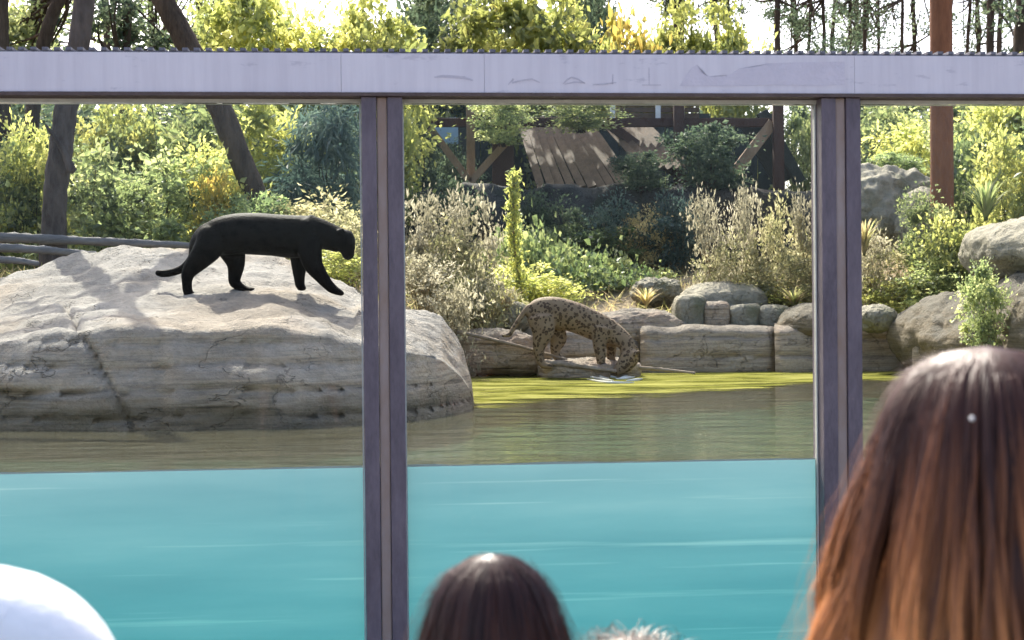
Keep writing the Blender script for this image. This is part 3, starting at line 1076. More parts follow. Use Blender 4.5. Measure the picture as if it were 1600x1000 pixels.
# ---- left pane, behind the big boulder
G1 = 'bushes behind the pale boulder'
for a in [
    ('green_a', 20, 215, 15.6, 190, 'leafy_bush', 'dark green bush at the left edge below the steel beam', None),
    ('yellow_b', 62, 205, 15.2, 120, 'leafy_bush', 'bright yellow green bush left of the grey patched trunk', None),
    ('green_b', 150, 225, 14.9, 170, 'leafy_bush', 'grey green bush just right of the grey patched trunk', None),
    ('yellow_b', 170, 165, 17.0, 150, 'leafy_bush', 'sunny bush high behind the grey patched trunk', None),
    ('mid_a', 260, 140, 17.2, 220, 'leafy_bush', 'tall light green bush between the two leaning trunks', None),
    ('green_b', 250, 245, 14.8, 190, 'leafy_bush', 'middle green bush above the tail of the black panther', None),
    ('yellow_b', 335, 235, 15.0, 130, 'leafy_bush', 'yellowish bush left of the leaning trunk foot above the black panther', None),
    ('autumn_a', 345, 262, 14.6, 70, 'leafy_bush', 'small pinkish yellow bush touching the leaning trunk', None),
    ('yellow_a', 425, 150, 17.4, 150, 'leafy_bush', 'vivid yellow green bush right of the leaning trunk', None),
    ('blue_a', 515, 140, 16.4, 150, 'weeping_bush', 'blue green drooping bush left of the left steel post', None),
    ('dark_a', 470, 185, 18.2, 200, 'leafy_bush', 'dark shaded bush behind the drooping blue green bush', None),
    ('weedy_a', 500, 292, 14.2, 150, 'tall_weeds', 'olive weeds above the shoulders of the black panther', None),
    ('weedy_a', 545, 330, 13.6, 110, 'tall_weeds', 'pale weeds in front of the black panther beside the left steel post', None),
    ('low_b', 515, 385, 13.2, 100, 'low_plant', 'low green plant just under the chin of the black panther', None),
    ('green_a', 385, 300, 14.4, 120, 'leafy_bush', 'dark leafy bush at the foot of the leaning trunk', None),
    ('dark_a', 80, 160, 19.5, 300, 'leafy_bush', 'dark background bush behind the grey patched trunk', None),
    ('dark_a', 330, 165, 19.8, 330, 'leafy_bush', 'dark background bush behind the tall light green bush', None),
    ('green_a', -110, 190, 15.8, 220, 'leafy_bush', 'green bush cut by the left edge of the photo', None)]:
    shrub(a[0], a[1], a[2], a[3], a[4], a[5], a[6], G1)

G7 = 'background bushes just under the beam'
for a in [
    ('mid_a', 40, 128, 23.0, 190, 'leafy_bush', 'distant green bush under the beam at the far left'),
    ('green_b', 150, 125, 23.5, 180, 'leafy_bush', 'distant green bush under the beam right of the grey patched trunk'),
    ('mid_a', 255, 122, 23.2, 190, 'leafy_bush', 'distant green bush under the beam midway between the two trunks'),
    ('green_b', 370, 126, 23.4, 180, 'leafy_bush', 'distant green bush under the beam where the leaning trunk crosses it'),
    ('yellow_a', 470, 124, 23.0, 170, 'leafy_bush', 'distant yellowish bush under the beam right of the leaning trunk'),
    ('green_b', 565, 128, 23.6, 150, 'leafy_bush', 'distant green bush under the beam behind the left steel post'),
    ('mid_a', 1345, 128, 27.5, 150, 'leafy_bush', 'distant green bush under the beam right of the right steel post'),
    ('green_b', 1440, 126, 27.8, 150, 'leafy_bush', 'distant green bush under the beam behind the red brown pole'),
    ('mid_a', 1535, 128, 27.4, 160, 'leafy_bush', 'distant green bush under the beam right of the red brown pole'),
    ('green_b', 1625, 126, 27.6, 160, 'leafy_bush', 'distant green bush under the beam at the far right')]:
    shrub(a[0], a[1], a[2], a[3], a[4], a[5], a[6], G7)

# ---- above the beam: tall yellow bushes and dark evergreens behind
G2 = 'tall bushes rising above the steel beam'
for a in [
    ('yellow_a', 395, -30, 21.0, 200, 'tall_bush', 'yellow green bush above the beam right of the leaning trunk', None),
    ('mid_a', 500, 20, 22.0, 190, 'tall_bush', 'green bush above the beam left of the left steel post', None),
    ('yellow_a', 590, 0, 21.5, 170, 'tall_bush', 'golden green bush above the top of the left steel post', None),
    ('dark_a', 690, -40, 27.0, 200, 'tall_bush', 'dark evergreen above the beam between two golden bushes', None),
    ('yellow_a', 790, -20, 25.6, 230, 'tall_bush', 'large golden bush above the middle of the beam', None),
    ('yellow_a', 880, 20, 25.5, 140, 'tall_bush', 'small golden bush right of the large golden bush over the beam', None),
    ('dark_a', 925, -40, 28.0, 120, 'tall_bush', 'narrow dark evergreen above the middle of the beam', None),
    ('autumn_a', 985, 0, 25.8, 130, 'tall_bush', 'orange and yellow bush above the beam right of the middle', None),
    ('yellow_a', 1065, 25, 26.0, 140, 'tall_bush', 'pale yellow bush above the beam right of the orange one', None),
    ('yellow_a', 1150, 30, 26.2, 110, 'tall_bush', 'rightmost yellow bush above the beam', None),
    ('dark_a', 1300, 58, 30.0, 110, 'tall_bush', 'low dark bush on the beam line below thin bare trunks', None),
    ('dark_a', 720, 140, 26.5, 260, 'tall_bush', 'dark bush behind the left half of the timber shelter', None),
    ('dark_a', 930, 145, 27.0, 260, 'tall_bush', 'dark bush behind the middle of the timber shelter', None),
    ('dark_a', 1110, 160, 27.0, 170, 'tall_bush', 'dark bush behind the right half of the timber shelter', None)]:
    shrub(a[0], a[1], a[2], a[3], a[4], a[5], a[6], G2)

# ---- round the shelter and the dark wall
G3 = 'plants round the timber shelter'
for a in [
    ('dark_a', 655, 165, 22.2, 60, 'leafy_bush', 'dark bush right beside the left steel post below the beam', None, None),
    ('dark_a', 700, 225, 23.4, 90, 'leafy_bush', 'dark bush behind the forked timber brace', None, None),
    ('green_a', 1000, 238, 21.5, 75, 'leafy_bush', 'blackish bush in the middle of the timber shelter', 'leaf_dark', 305),
    ('green_a', 1105, 195, 21.8, 105, 'leafy_bush', 'deep green bush under the sunlit slanting rafter', 'leaf_dark', 305),
    ('yellow_b', 790, 150, 22.0, 90, 'leafy_bush', 'sunlit leaves at the top of the dark timber post', 'leaf_mid', 225),
    ('yellow_b', 910, 152, 22.0, 110, 'leafy_bush', 'sunlit leaves above the brown roof boards', 'leaf_mid', 205),
    ('green_b', 700, 280, 21.2, 100, 'leafy_bush', 'shaded green bush behind the tall dry plumes', 'leaf_dark', None),
    ('weedy_a', 880, 305, 21.0, 90, 'tall_weeds', 'dim weeds against the left half of the dark rock wall', 'leaf_dark', None),
    ('weedy_a', 960, 296, 21.0, 90, 'tall_weeds', 'bluish weeds against the middle of the dark rock wall', 'leaf_blue', None),
    ('weedy_a', 1010, 318, 20.9, 80, 'tall_weeds', 'brownish weeds against the right half of the dark rock wall', 'stalk', None),
    ('weedy_b', 1062, 300, 20.9, 70, 'tall_weeds', 'dull grey weeds at the right end of the dark rock wall', 'leaf_blue', None),
    ('green_b', 835, 300, 21.0, 70, 'leafy_bush', 'dark leafy bush just right of the tall yellow spike', 'leaf_dark', None),
    ('green_a', 1035, 330, 21.0, 90, 'leafy_bush', 'greyish bush against the right half of the dark wall', 'leaf_blue', None),
    ('green_a', 860, 350, 21.0, 110, 'leafy_bush', 'dark green bush at the foot of the dark wall', 'leaf_green', None),
    ('green_a', 940, 355, 21.1, 120, 'leafy_bush', 'low shaded bush against the middle of the dark wall', 'leaf_green', None)]:
    shrub(a[0], a[1], a[2], a[3], a[4], a[5], a[6], G3, 'shrub', a[7], a[8])

G4 = 'ground ivy on the bank'
for a in [
    ('ivy_a', 830, 376, 20.0, 140, 'ground_ivy', 'green ivy mound right of the tall yellow spike'),
    ('ivy_a', 905, 402, 19.6, 160, 'ground_ivy', 'green ivy patch below the dark wall'),
    ('ivy_a', 985, 424, 19.6, 110, 'ground_ivy', 'low green ivy beside the small dark mossy rock'),
    ('low_b', 800, 410, 18.4, 120, 'ground_ivy', 'yellow green leafy mound at the foot of the tall yellow spike'),
    ('low_b', 850, 428, 18.3, 120, 'ground_ivy', 'yellowish low plants above the drinking jaguar'),
    ('low_b', 1190, 442, 18.2, 140, 'ground_ivy', 'low yellow green plants on top of the stone row')]:
    shrub(a[0], a[1], a[2], a[3], a[4], a[5], a[6], G4, 'ground cover')

G5 = 'dry weeds on the bank'
for a in [
    ('weedy_b', 668, 300, 17.4, 90, 'dry_weeds', 'tall pale pink dry plumes beside the left steel post'),
    ('weedy_b', 742, 295, 17.6, 85, 'dry_weeds', 'tall pale dry plumes left of the yellow spike'),
    ('weedy_a', 705, 340, 17.2, 120, 'dry_weeds', 'olive dry weeds between the two pale plumes'),
    ('weedy_b', 665, 395, 16.2, 110, 'dry_weeds', 'low grey dry weeds beside the left steel post'),
    ('weedy_a', 735, 395, 16.8, 130, 'dry_weeds', 'greenish grey weeds above the flat grey slab'),
    ('weedy_b', 760, 430, 16.9, 90, 'dry_weeds', 'small whitish weeds left of the drinking jaguar'),
    ('weedy_b', 700, 440, 16.0, 100, 'dry_weeds', 'bleached weeds hanging over the right end of the pale boulder'),
    ('weedy_b', 1112, 300, 18.4, 62, 'dry_weeds', 'cream flowered weeds left in the clump beside the right steel post'),
    ('weedy_b', 1165, 290, 18.3, 50, 'dry_weeds', 'brown seeded tall weeds in the middle of the right clump'),
    ('weedy_a', 1215, 300, 18.2, 80, 'dry_weeds', 'yellow green tall weeds in the clump left of the right steel post'),
    ('weedy_b', 1262, 302, 18.2, 50, 'dry_weeds', 'pale tall weeds touching the right steel post'),
    ('weedy_a', 1140, 360, 18.0, 90, 'dry_weeds', 'short olive weeds at the foot of the right clump'),
    ('weedy_a', 1235, 380, 17.9, 110, 'dry_weeds', 'short yellow weeds behind the swelling pale rock')]:
    shrub(a[0], a[1], a[2], a[3], a[4], a[5], a[6], G5, 'weeds')

# ---- right pane
G6 = 'bushes on the right bank'
for a in [
    ('mid_a', 1262, 150, 24.5, 90, 'leafy_bush', 'bright green bush left of the right steel post below the beam', None, None),
    ('green_b', 1375, 165, 23.5, 150, 'leafy_bush', 'light green bush left of the red brown pole below the beam', None, None),
    ('yellow_b', 1420, 195, 21.8, 130, 'leafy_bush', 'pale yellow bush left of the red brown pole', None, None),
    ('green_a', 1405, 238, 20.0, 70, 'leafy_bush', 'small dark bush on the big shaded boulder', None, 285),
    ('green_b', 1530, 150, 20.5, 140, 'leafy_bush', 'green bush right of the red brown pole below the beam', None, None),
    ('yellow_a', 1595, 120, 19.5, 150, 'leafy_bush', 'golden bush at the right edge below the beam', None, None),
    ('yellow_b', 1575, 215, 17.6, 130, 'leafy_bush', 'yellow green bush above the smooth round boulder', None, None),
    ('green_a', 1500, 215, 19.0, 90, 'leafy_bush', 'darker bush just right of the red brown pole', None, None),
    ('low_b', 1490, 330, 16.6, 110, 'low_plant', 'bright leafy plant at the foot of the red brown pole', None, None),
    ('low_a', 1500, 385, 16.6, 100, 'low_plant', 'glossy green plant left of the smooth round boulder', None, 480),
    ('weedy_a', 1400, 375, 17.3, 140, 'dry_weeds', 'pale olive weeds right of the right steel post', None, 490),
    ('weedy_b', 1355, 360, 17.2, 70, 'dry_weeds', 'greyish weeds close beside the right steel post', None, None),
    ('low_b', 1400, 432, 17.1, 100, 'low_plant', 'yellowish low plant above the small stone right of the right steel post', None, 500),
    ('green_b', 1450, 300, 17.0, 80, 'leafy_bush', 'small light bush hugging the foot of the leaning pale rock', None, 420),
    ('low_a', 1465, 420, 16.6, 110, 'low_plant', 'light green plant above the broad pale boulder', None, 490),
    ('low_a', 1535, 425, 14.0, 70, 'low_plant', 'trailing green plant between the two right hand boulders', None, 540),
    ('dark_a', 1560, 190, 24.0, 260, 'leafy_bush', 'dark background bush right of the red brown pole', None, None),
    ('mid_a', 1400, 172, 27.0, 180, 'leafy_bush', 'hazy green bush far behind left of the pole', None, None),
    ('green_a', 1680, 140, 19.0, 220, 'leafy_bush', 'green bush cut by the right edge of the photo', None, None)]:
    shrub(a[0], a[1], a[2], a[3], a[4], a[5], a[6], G6, 'shrub', a[7], a[8])

def blade_plant(name, label, px, py_base, py_top, Y, n, spread, mat, seed, cat='plant', w=0.03, group=None):
    """tuft of long arching blades"""
    rng = np.random.default_rng(seed)
    b = at(px, py_base, Y)
    h = at(px, py_top, Y).z - b.z
    V, F, R = [], [], []
    for k in range(n):
        a = rng.uniform(0, 2 * math.pi)
        L = h * rng.uniform(0.6, 1.1)
        out = spread * rng.uniform(0.3, 1.0)
        d = np.array([math.cos(a), math.sin(a), 0])
        s = np.array([-math.sin(a), math.cos(a), 0])
        o = len(V)
        for i in range(6):
            t = i / 5
            p = d * out * t ** 1.4 + np.array([0, 0, L * (t - 0.25 * t ** 3)])
            ww = w * (1 - t) ** 0.7 + 0.002
            V += [p - s * ww / 2, p + s * ww / 2]
            r = rng.random()
        R += [r] * 12
        for i in range(5):
            F.append((o + 2 * i, o + 2 * i + 1, o + 2 * i + 3, o + 2 * i + 2))
    o = link(name, np_mesh(name, V, F, {'rnd': R}), M[mat])
    o.location = b
    tag(o, label, cat, group)
    return o
blade_plant('yucca', 'spiky tuft of sword leaves right of the red brown pole', 1540, 345, 262, 16.4, 70, 0.38, 'ivy', 3, w=0.04)
blade_plant('grass_tuft', 'pale grass tuft hanging at the right steel post', 1350, 400, 330, 16.9, 60, 0.25, 'straw', 4, 'grass')
blade_plant('grass_tuft', 'thin grass tuft above the flat brown sloping rock', 1010, 480, 440, 18.0, 60, 0.25, 'straw', 5, 'grass')
blade_plant('grass_tuft', 'straw tuft on top of the stone row', 1240, 480, 440, 17.4, 60, 0.3, 'straw', 6, 'grass')
blade_plant('grass_tuft', 'straw tuft left of the drinking jaguar', 790, 490, 440, 16.9, 60, 0.3, 'straw', 7, 'grass')

def spike():
    """tall leaning flower spike"""
    rng = np.random.default_rng(9)
    Y = 17.9
    b, m, t = at(822, 470, Y), at(803, 380, Y), at(803, 268, Y)
    root = empty('flower_spike', (b.x, b.y, gz1(b.x, b.y)))
    tag(root, 'tall leaning yellow green flower spike standing right of the dry plumes', 'plant')
    base = np.array(root.location)
    path = catmull([np.array(b) - (0, 0, 0.2), m, t], 40)
    me = join_tubes('stem', [tube([(*(p - base), 0.012, 0.012) for p in path[::6]], 12, 6)])
    link('stem', me, M['stalk'], root)
    n = 1300
    f = rng.random(n) ** 0.8
    P = np.array([np.array([np.interp(x, np.linspace(0, 1, 40), path[:, k]) for k in range(3)]) for x in f]) - base
    rad = 0.10 * (1 - 0.45 * f)
    D = rng.normal(size=(n, 3)) + np.array([0, 0, 0.5])
    off = rng.normal(size=(n, 3)) * rad[:, None] * 0.6
    V, F = leaf_cards(P + off, D, 0.07, 0.026, rng)
    link('foliage', np_mesh('spike_foliage', V, F, {'rnd': np.repeat(rng.random(n), 4)}), M['leaf_yellow'], root)
spike()

def ground_straw():
    rng = np.random.default_rng(77)
    n = 16000
    x = rng.uniform(-6.5, 7.5, n)
    y = rng.uniform(12.6, 24, n)
    keep = (np.where(x < -0.9, y > 13.4, np.where(x < 4.2, y > 17.4, y > 15.4)))
    x, y = x[keep], y[keep]
    n = len(x)
    z = gz(x, y)
    h = rng.uniform(0.06, 0.22, n)
    P = np.stack([x, y, z + h * 0.4], 1)
    D = np.stack([rng.normal(size=n) * 0.8, rng.normal(size=n) * 0.8, np.abs(rng.normal(size=n)) + 0.15], 1)
    V, F = leaf_cards(P, D, h * 1.4, 0.014, rng)
    o = link('dry_grass', np_mesh('dry_grass', V, F, {'rnd': np.repeat(rng.random(n), 4)}), M['straw'])
    tag(o, 'dry straw and short grass covering the bank', 'grass', kind='stuff')
ground_straw()

# ------------------------------------------------------------------ trees
def tree(name, label, path, Y, r0, r1, crown=None, mat='bark', leaf='leaf_mid', seed=1, group=None, branches=(), foot=True, patch=False):
    """path: photo points from the foot upward, all at distance Y; crown: list of (px, py, Y, radius m, leaves)"""
    rng = np.random.default_rng(seed)
    P = [at(p[0], p[1], Y if len(p) < 3 else p[2]) for p in path]
    if foot:
        f = Vector((P[0].x, P[0].y, min(gz1(P[0].x, P[0].y), P[0].z) - 0.15))
        P = [f] + P
    base = P[0].copy()
    root = empty(name, base)
    tag(root, label, 'tree', group)
    n = len(P)
    pts = [(*(p - base), r0 + (r1 - r0) * i / (n - 1), r0 + (r1 - r0) * i / (n - 1)) for i, p in enumerate(P)]
    pts[0] = (*pts[0][:3], r0 * 1.25, r0 * 1.25)
    tubes = [tube(pts, 50, 14, bump=0.045, seed=seed)]
    trunk = link('trunk', join_tubes('trunk', tubes), M[mat], root)
    ends = []
    if branches:
        bt = []
        for b in branches:
            q = [at(p[0], p[1], p[2] if len(p) > 2 else Y) - base for p in b[0]]
            m_ = len(q)
            bt.append(tube([(*p, b[1] * (1 - 0.75 * i / (m_ - 1)), b[1] * (1 - 0.75 * i / (m_ - 1))) for i, p in enumerate(q)], 16, 8, bump=0.05, seed=seed))
        link('branch', join_tubes('branch', bt), M[mat], trunk)
    if crown:
        Vs, Fs, Rs, off = [], [], [], 0
        bt = []
        for (px, py, cy_, rad, nl) in crown:
            c = np.array(at(px, py, cy_) - base)
            k = max(5, nl // 60)
            PP, cc, idx, of = clumpy(rng, k, nl, (rad, rad, rad * 0.8), rad * 0.22, 0.3)
            PP = PP + c - np.array([0, 0, rad * 0.8])
            D = of + rng.normal(size=of.shape) * 0.2
            V, F = leaf_cards(PP, D, 0.09 * (0.7 + 0.6 * rng.random(nl)), 0.055, rng)
            Vs.append(V); Fs.append(F + off); off += len(V)
            Rs.append(np.repeat(np.clip(0.5 * rng.random(k)[idx] + 0.5 * rng.random(nl), 0, 1), 4))
            tip = np.array(pts[-1][:3])
            for j in rng.choice(k, min(k, 6), replace=False):
                e = cc[j] + c - np.array([0, 0, rad * 0.8])
                s = np.array(pts[int(rng.integers(max(1, n - 2), n))][:3])
                mid = (s + e) / 2 + rng.normal(size=3) * 0.12
                bt.append(tube([(*s, 0.035, 0.035), (*mid, 0.02, 0.02), (*e, 0.008, 0.008)], 8, 5))
        link('twig', join_tubes('twig', bt), M[mat], root)
        link('crown', np_mesh('crown', np.vstack(Vs), np.vstack(Fs), {'rnd': np.concatenate(Rs)}), M[leaf], root)
    return root

GT = 'trees behind the pale boulder'
tree('tree', 'upright tree with grey patched trunk at the left of the photo', [(84, 345), (92, 260), (106, 160), (122, 80), (133, 0), (158, -250), (170, -480)], 13.95, 0.110, 0.085,
     crown=[(-330, -640, 16.5, 0.9, 900), (-430, -560, 16.2, 0.8, 700)], mat='bark_grey', seed=2, group=GT,
     branches=[([(113, 268, 13.82), (98, 232, 13.8), (72, 196, 13.75)], 0.045)])
tree('tree', 'leaning brown trunk slanting from above the beam down to the black panther', [(410, 345), (385, 270), (340, 160), (296, 75), (256, 0), (190, -140), (120, -330)], 14.9, 0.112, 0.10,
     crown=[(-380, -520, 17.5, 0.9, 900)], mat='bark', seed=3, group=GT)
tree('tree', 'thin dark tree leaning right at the upper left corner', [(45, 330, 17.5), (55, 140, 17.5), (78, 40, 17.5), (104, -20, 17.5), (150, -120, 17.5)], 17.5, 0.09, 0.06,
     crown=[(60, 20, 18.2, 0.55, 700), (30, 60, 18.0, 0.45, 500)], mat='bark', leaf='leaf_mid', seed=4, group=GT)
tree('tree', 'slim grey tree behind the thin leaning one at the upper left', [(50, 330, 18.5), (52, 100, 18.5), (58, 0, 18.5), (62, -200, 18.5)], 18.5, 0.075, 0.06,
     crown=[(0, 20, 19.5, 0.6, 700)], mat='bark_grey', leaf='leaf_yellow', seed=5, group=GT)
tree('tree', 'dark trunk cut by the left edge of the photo', [(8, 360, 16.5), (2, 160, 16.5), (0, 40, 16.5), (-4, -200, 16.5)], 16.5, 0.11, 0.09,
     crown=[(-120, -300, 18.0, 0.9, 800)], mat='bark', seed=6, group=GT)
tree('tree', 'airy dark leaved tree against pale sky between the two left trunks', [(190, 330, 21.0), (196, 120, 21.0), (205, -60, 21.0)], 21.0, 0.08, 0.05,
     crown=[(190, 10, 21.0, 0.55, 700), (215, 60, 21.2, 0.4, 420), (100, 40, 21.0, 0.4, 350)], mat='bark', leaf='leaf_dark', seed=7, group=GT)
tree('tree', 'light green tree against pale sky right of the leaning trunk top', [(330, 330, 22.0), (335, 100, 22.0), (345, -60, 22.0)], 22.0, 0.08, 0.05,
     crown=[(350, 40, 22.0, 0.6, 700), (390, -10, 22.3, 0.5, 600)], mat='bark', leaf='leaf_mid', seed=8, group=GT)

GP = 'thin bare trunks against the sky'
rng0 = random.Random(3)
thin = [(1216, 34, 10, 'first thin dark trunk right of the golden bushes over the beam'),
        (1262, 38, 6, 'second thin trunk right of the golden bushes over the beam'),
        (1284, 36, 6, 'thin trunk just left of the forked pair over the beam'),
        (1302, 40, 7, 'thin slightly bent trunk above the low dark bush'),
        (1324, 39, 6, 'bent thin trunk right of the low dark bush'),
        (1350, 37, 7, 'straight thin trunk midway between the low dark bush and the pole'),
        (1370, 42, 5, 'thinnest trunk left of the red brown pole over the beam'),
        (1410, 36, 6, 'bushy topped thin trunk just left of the pole over the beam'),
        (1512, 40, 6, 'thin trunk just right of the pole over the beam'),
        (1546, 32, 13, 'stouter dark trunk right of the pole over the beam'),
        (1562, 35, 9, 'dark trunk leaning beside the stouter trunk over the beam'),
        (1594, 28, 26, 'thick dark trunk at the upper right corner'),
        (1118, 34, 9, 'thin trunk behind the yellow bushes over the beam'),
        (1140, 38, 8, 'reddish thin trunk behind the rightmost yellow bush')]
for k, (px, Y, w, lab) in enumerate(thin):
    l = rng0.uniform(-14, 14)
    r = w / 2 / ppm(Y)
    cr = []
    for q in range(2 if px != 1594 else 1):
        cr.append((px + rng0.uniform(-45, 45), rng0.uniform(-40, 70), Y + rng0.uniform(-0.8, 0.8), rng0.uniform(0.35, 0.75), 190))
    cr.append((px + l, -260, Y, 1.3, 500))
    tree('slender_tree', lab, [(px - l * 0.5, 200), (px + rng0.uniform(-4, 4), 60), (px + l * 0.3, 0), (px + l, -250)], Y, r * 1.05, r * 0.8, crown=cr, mat='bark', leaf='leaf_dark', seed=40 + k, group=GP)
GS = 'airy trees against the sky'
for k, (px, py, Y, lab) in enumerate([(1240, 20, 44, 'airy dark tree against the sky left of the low dark bush'), (1335, 10, 46, 'airy dark tree against the sky right of the low dark bush'),
                                    (1425, 30, 45, 'airy dark tree against the sky left of the red brown pole'), (1525, 20, 44, 'airy dark tree against the sky right of the red brown pole'),
                                    (165, 30, 30, 'airy green tree against the sky beside the grey patched trunk'), (235, 20, 31, 'airy green tree against the sky left of the leaning trunk'),
                                    (310, 10, 32, 'airy green tree against the sky right of the leaning trunk')]):
    tree('airy_tree', lab, [(px, 190), (px + 3, 70), (px - 4, -90)], Y, 0.09, 0.05,
         crown=[(px - 25, py + 30, Y, 0.9, 420), (px + 28, py - 10, Y, 1.0, 420), (px, py + 60, Y, 0.8, 300)], mat='bark', leaf='leaf_dark' if px > 600 else 'leaf_green', seed=90 + k, group=GS)
GE = 'dark conifers above the beam'
for k, (px, py, Y, w, lab) in enumerate([(668, -10, 29, 110, 'tall dark conifer above the beam right of the left steel post'),
                                      (775, -60, 30, 120, 'tall dark conifer behind the large golden bush'),
                                      (928, -40, 31, 90, 'tall dark conifer left of the orange bush'),
                                      (1060, -60, 32, 90, 'tall dark conifer behind the pale yellow bush')]):
    rr = w / 2 / ppm(Y)
    tree('conifer', lab, [(px, 200), (px, 60), (px + 4, -100)], Y, 0.16, 0.10,
         crown=[(px - 15, py + 60, Y, rr, 900), (px + 10, py, Y, rr * 1.1, 900), (px, py - 90, Y, rr, 700)], mat='bark', leaf='leaf_dark', seed=60 + k, group=GE)

# fallen silver logs behind the big boulder
GL = 'silver logs behind the boulder'
def log(name, label, pts, r, mat='deadwood', group=None, seed=1, taper=0.6, cat='log'):
    P = [at(*p) for p in pts]
    b = P[0].copy()
    n = len(P)
    me = join_tubes(name, [tube([(*(p - b), r * (1 - (1 - taper) * i / (n - 1)), r * (1 - (1 - taper) * i / (n - 1))) for i, p in enumerate(P)], 40, 12, bump=0.10, seed=seed)])
    o = link(name, me, M[mat])
    o.location = b
    tag(o, label, cat, group)
log('fallen_log', 'upper silver dead log lying behind the left end of the boulder', [(-60, 368, 13.7), (120, 376, 13.8), (310, 384, 13.9)], 0.048, group=GL, seed=2)
log('fallen_log', 'middle silver dead log behind the left end of the boulder', [(-60, 384, 13.5), (60, 390, 13.5), (150, 398, 13.6)], 0.042, group=GL, seed=3)
log('fallen_log', 'lowest grey dead log at the left edge behind the boulder', [(-80, 408, 13.3), (10, 406, 13.3), (60, 412, 13.3)], 0.036, group=GL, seed=4)
M['deadbranch'] = plain('bleached_branch', (0.16, 0.12, 0.085), (0.38, 0.31, 0.235), 9, 0.85, 0.2, 0.6, 0.008)
GBR = 'dead branches by the drinking jaguar'
log('dead_branch', 'pale dead branch slanting from the flat slab down to the water', [(700, 515, 15.9), (800, 538, 15.9), (886, 562, 15.8)], 0.02, 'deadbranch', GBR, seed=5, cat='branch')
log('dead_branch', 'pale stick lying on the shore right of the drinking jaguar', [(985, 573, 15.8), (1040, 578, 15.8), (1086, 583, 15.7)], 0.02, 'deadbranch', GBR, seed=7, cat='branch')
log('dead_branch', 'grey stick lying on the shore under the spotted jaguar', [(850, 566, 15.7), (905, 572, 15.6), (962, 580, 15.5)], 0.03, 'deadbranch', GBR, seed=8, cat='branch')
boulder('rock_slab', 'flat grey tilted slab at the waterline right of the pale boulder', (700, 516, 860, 584), 16.3, 0.35, M['rock_ledge'], 21.5, None, 3.0, 0.12, 5, 0.10)
boulder('rock_slab', 'low dark slab at the waterline under the spotted jaguar', (840, 560, 1000, 600), 16.0, 0.4, M['rock_ledge'], 22.5, None, 3.0, 0.12)

# ------------------------------------------------------------------ cats
def cat_mesh(name, spec, Y, voxel, smooth_it=6):
    tubes = []
    for (pts, n, sides) in spec:
        q = []
        for (px, py, dy, ra, rb) in pts:          # ra in photo pixels across the view, rb metres deep
            p = at(px, py, Y) + Vector((0, dy, 0))
            q.append((p.x, p.y, p.z, ra / ppm(Y), rb))
        tubes.append(tube(q, n, sides))
    return remeshed(name, tubes, voxel, smooth_it)

def black_fur():
    m, nt, out = mat_new('black_fur')
    v = coords(nt)
    n1 = noise(nt, v, 60, 3)
    vor = N(nt, 'ShaderNodeTexVoronoi', Scale=14.0)
    nt.links.new(v, vor.inputs['Vector'])
    c = ramp(nt, vor.outputs['Distance'], [(0.2, (0.0015, 0.0015, 0.0015)), (0.5, (0.0055, 0.0046, 0.0038))])
    p = principled(nt, out, c, 0.55, 0.028, 0, bump(nt, n1, 0.6, 0.006))
    return m
M['black_fur'] = black_fur()

def spotted_fur():
    m, nt, out = mat_new('spotted_fur')
    v = coords(nt)
    vor = N(nt, 'ShaderNodeTexVoronoi', Scale=28.0)
    nd = N(nt, 'ShaderNodeTexNoise', Scale=16.0)
    nt.links.new(v, nd.inputs['Vector'])
    dv = N(nt, 'ShaderNodeVectorMath', operation='MULTIPLY_ADD')
    dv.inputs[1].default_value = (0.05, 0.05, 0.05)
    nt.links.new(nd.outputs['Color'], dv.inputs[0])
    nt.links.new(v, dv.inputs[2])
    nt.links.new(dv.outputs[0], vor.inputs['Vector'])
    n1 = noise(nt, v, 5, 4)
    n2 = noise(nt, v, 70, 3)
    base = ramp(nt, n1, [(0.3, (0.165, 0.112, 0.068)), (0.7, (0.25, 0.18, 0.112))])
    ring = ramp(nt, vor.outputs['Distance'], [(0.0, (0.05, 0.033, 0.02)), (0.16, (0.12, 0.072, 0.04)), (0.28, (0.04, 0.027, 0.018)), (0.38, (0.055, 0.036, 0.022)), (0.44, (0.13, 0.085, 0.05))])
    isr = N(nt, 'ShaderNodeMath', operation='LESS_THAN')
    isr.inputs[1].default_value = 0.43
    nt.links.new(vor.outputs['Distance'], isr.inputs[0])
    c = mixc(nt, isr.outputs[0], base, ring)
    principled(nt, out, c, 0.7, 0.2, 0, bump(nt, n2, 0.3, 0.004))
    return m
M['spotted_fur'] = spotted_fur()
M['pale_fur'] = plain('pale_fur', (0.45, 0.38, 0.30), (0.62, 0.56, 0.47), 20, 0.8)

def zc(X, Y): return (200 + X / 4.0, 300 + Y / 4.0)     # the enlarged detail back to photo pixels

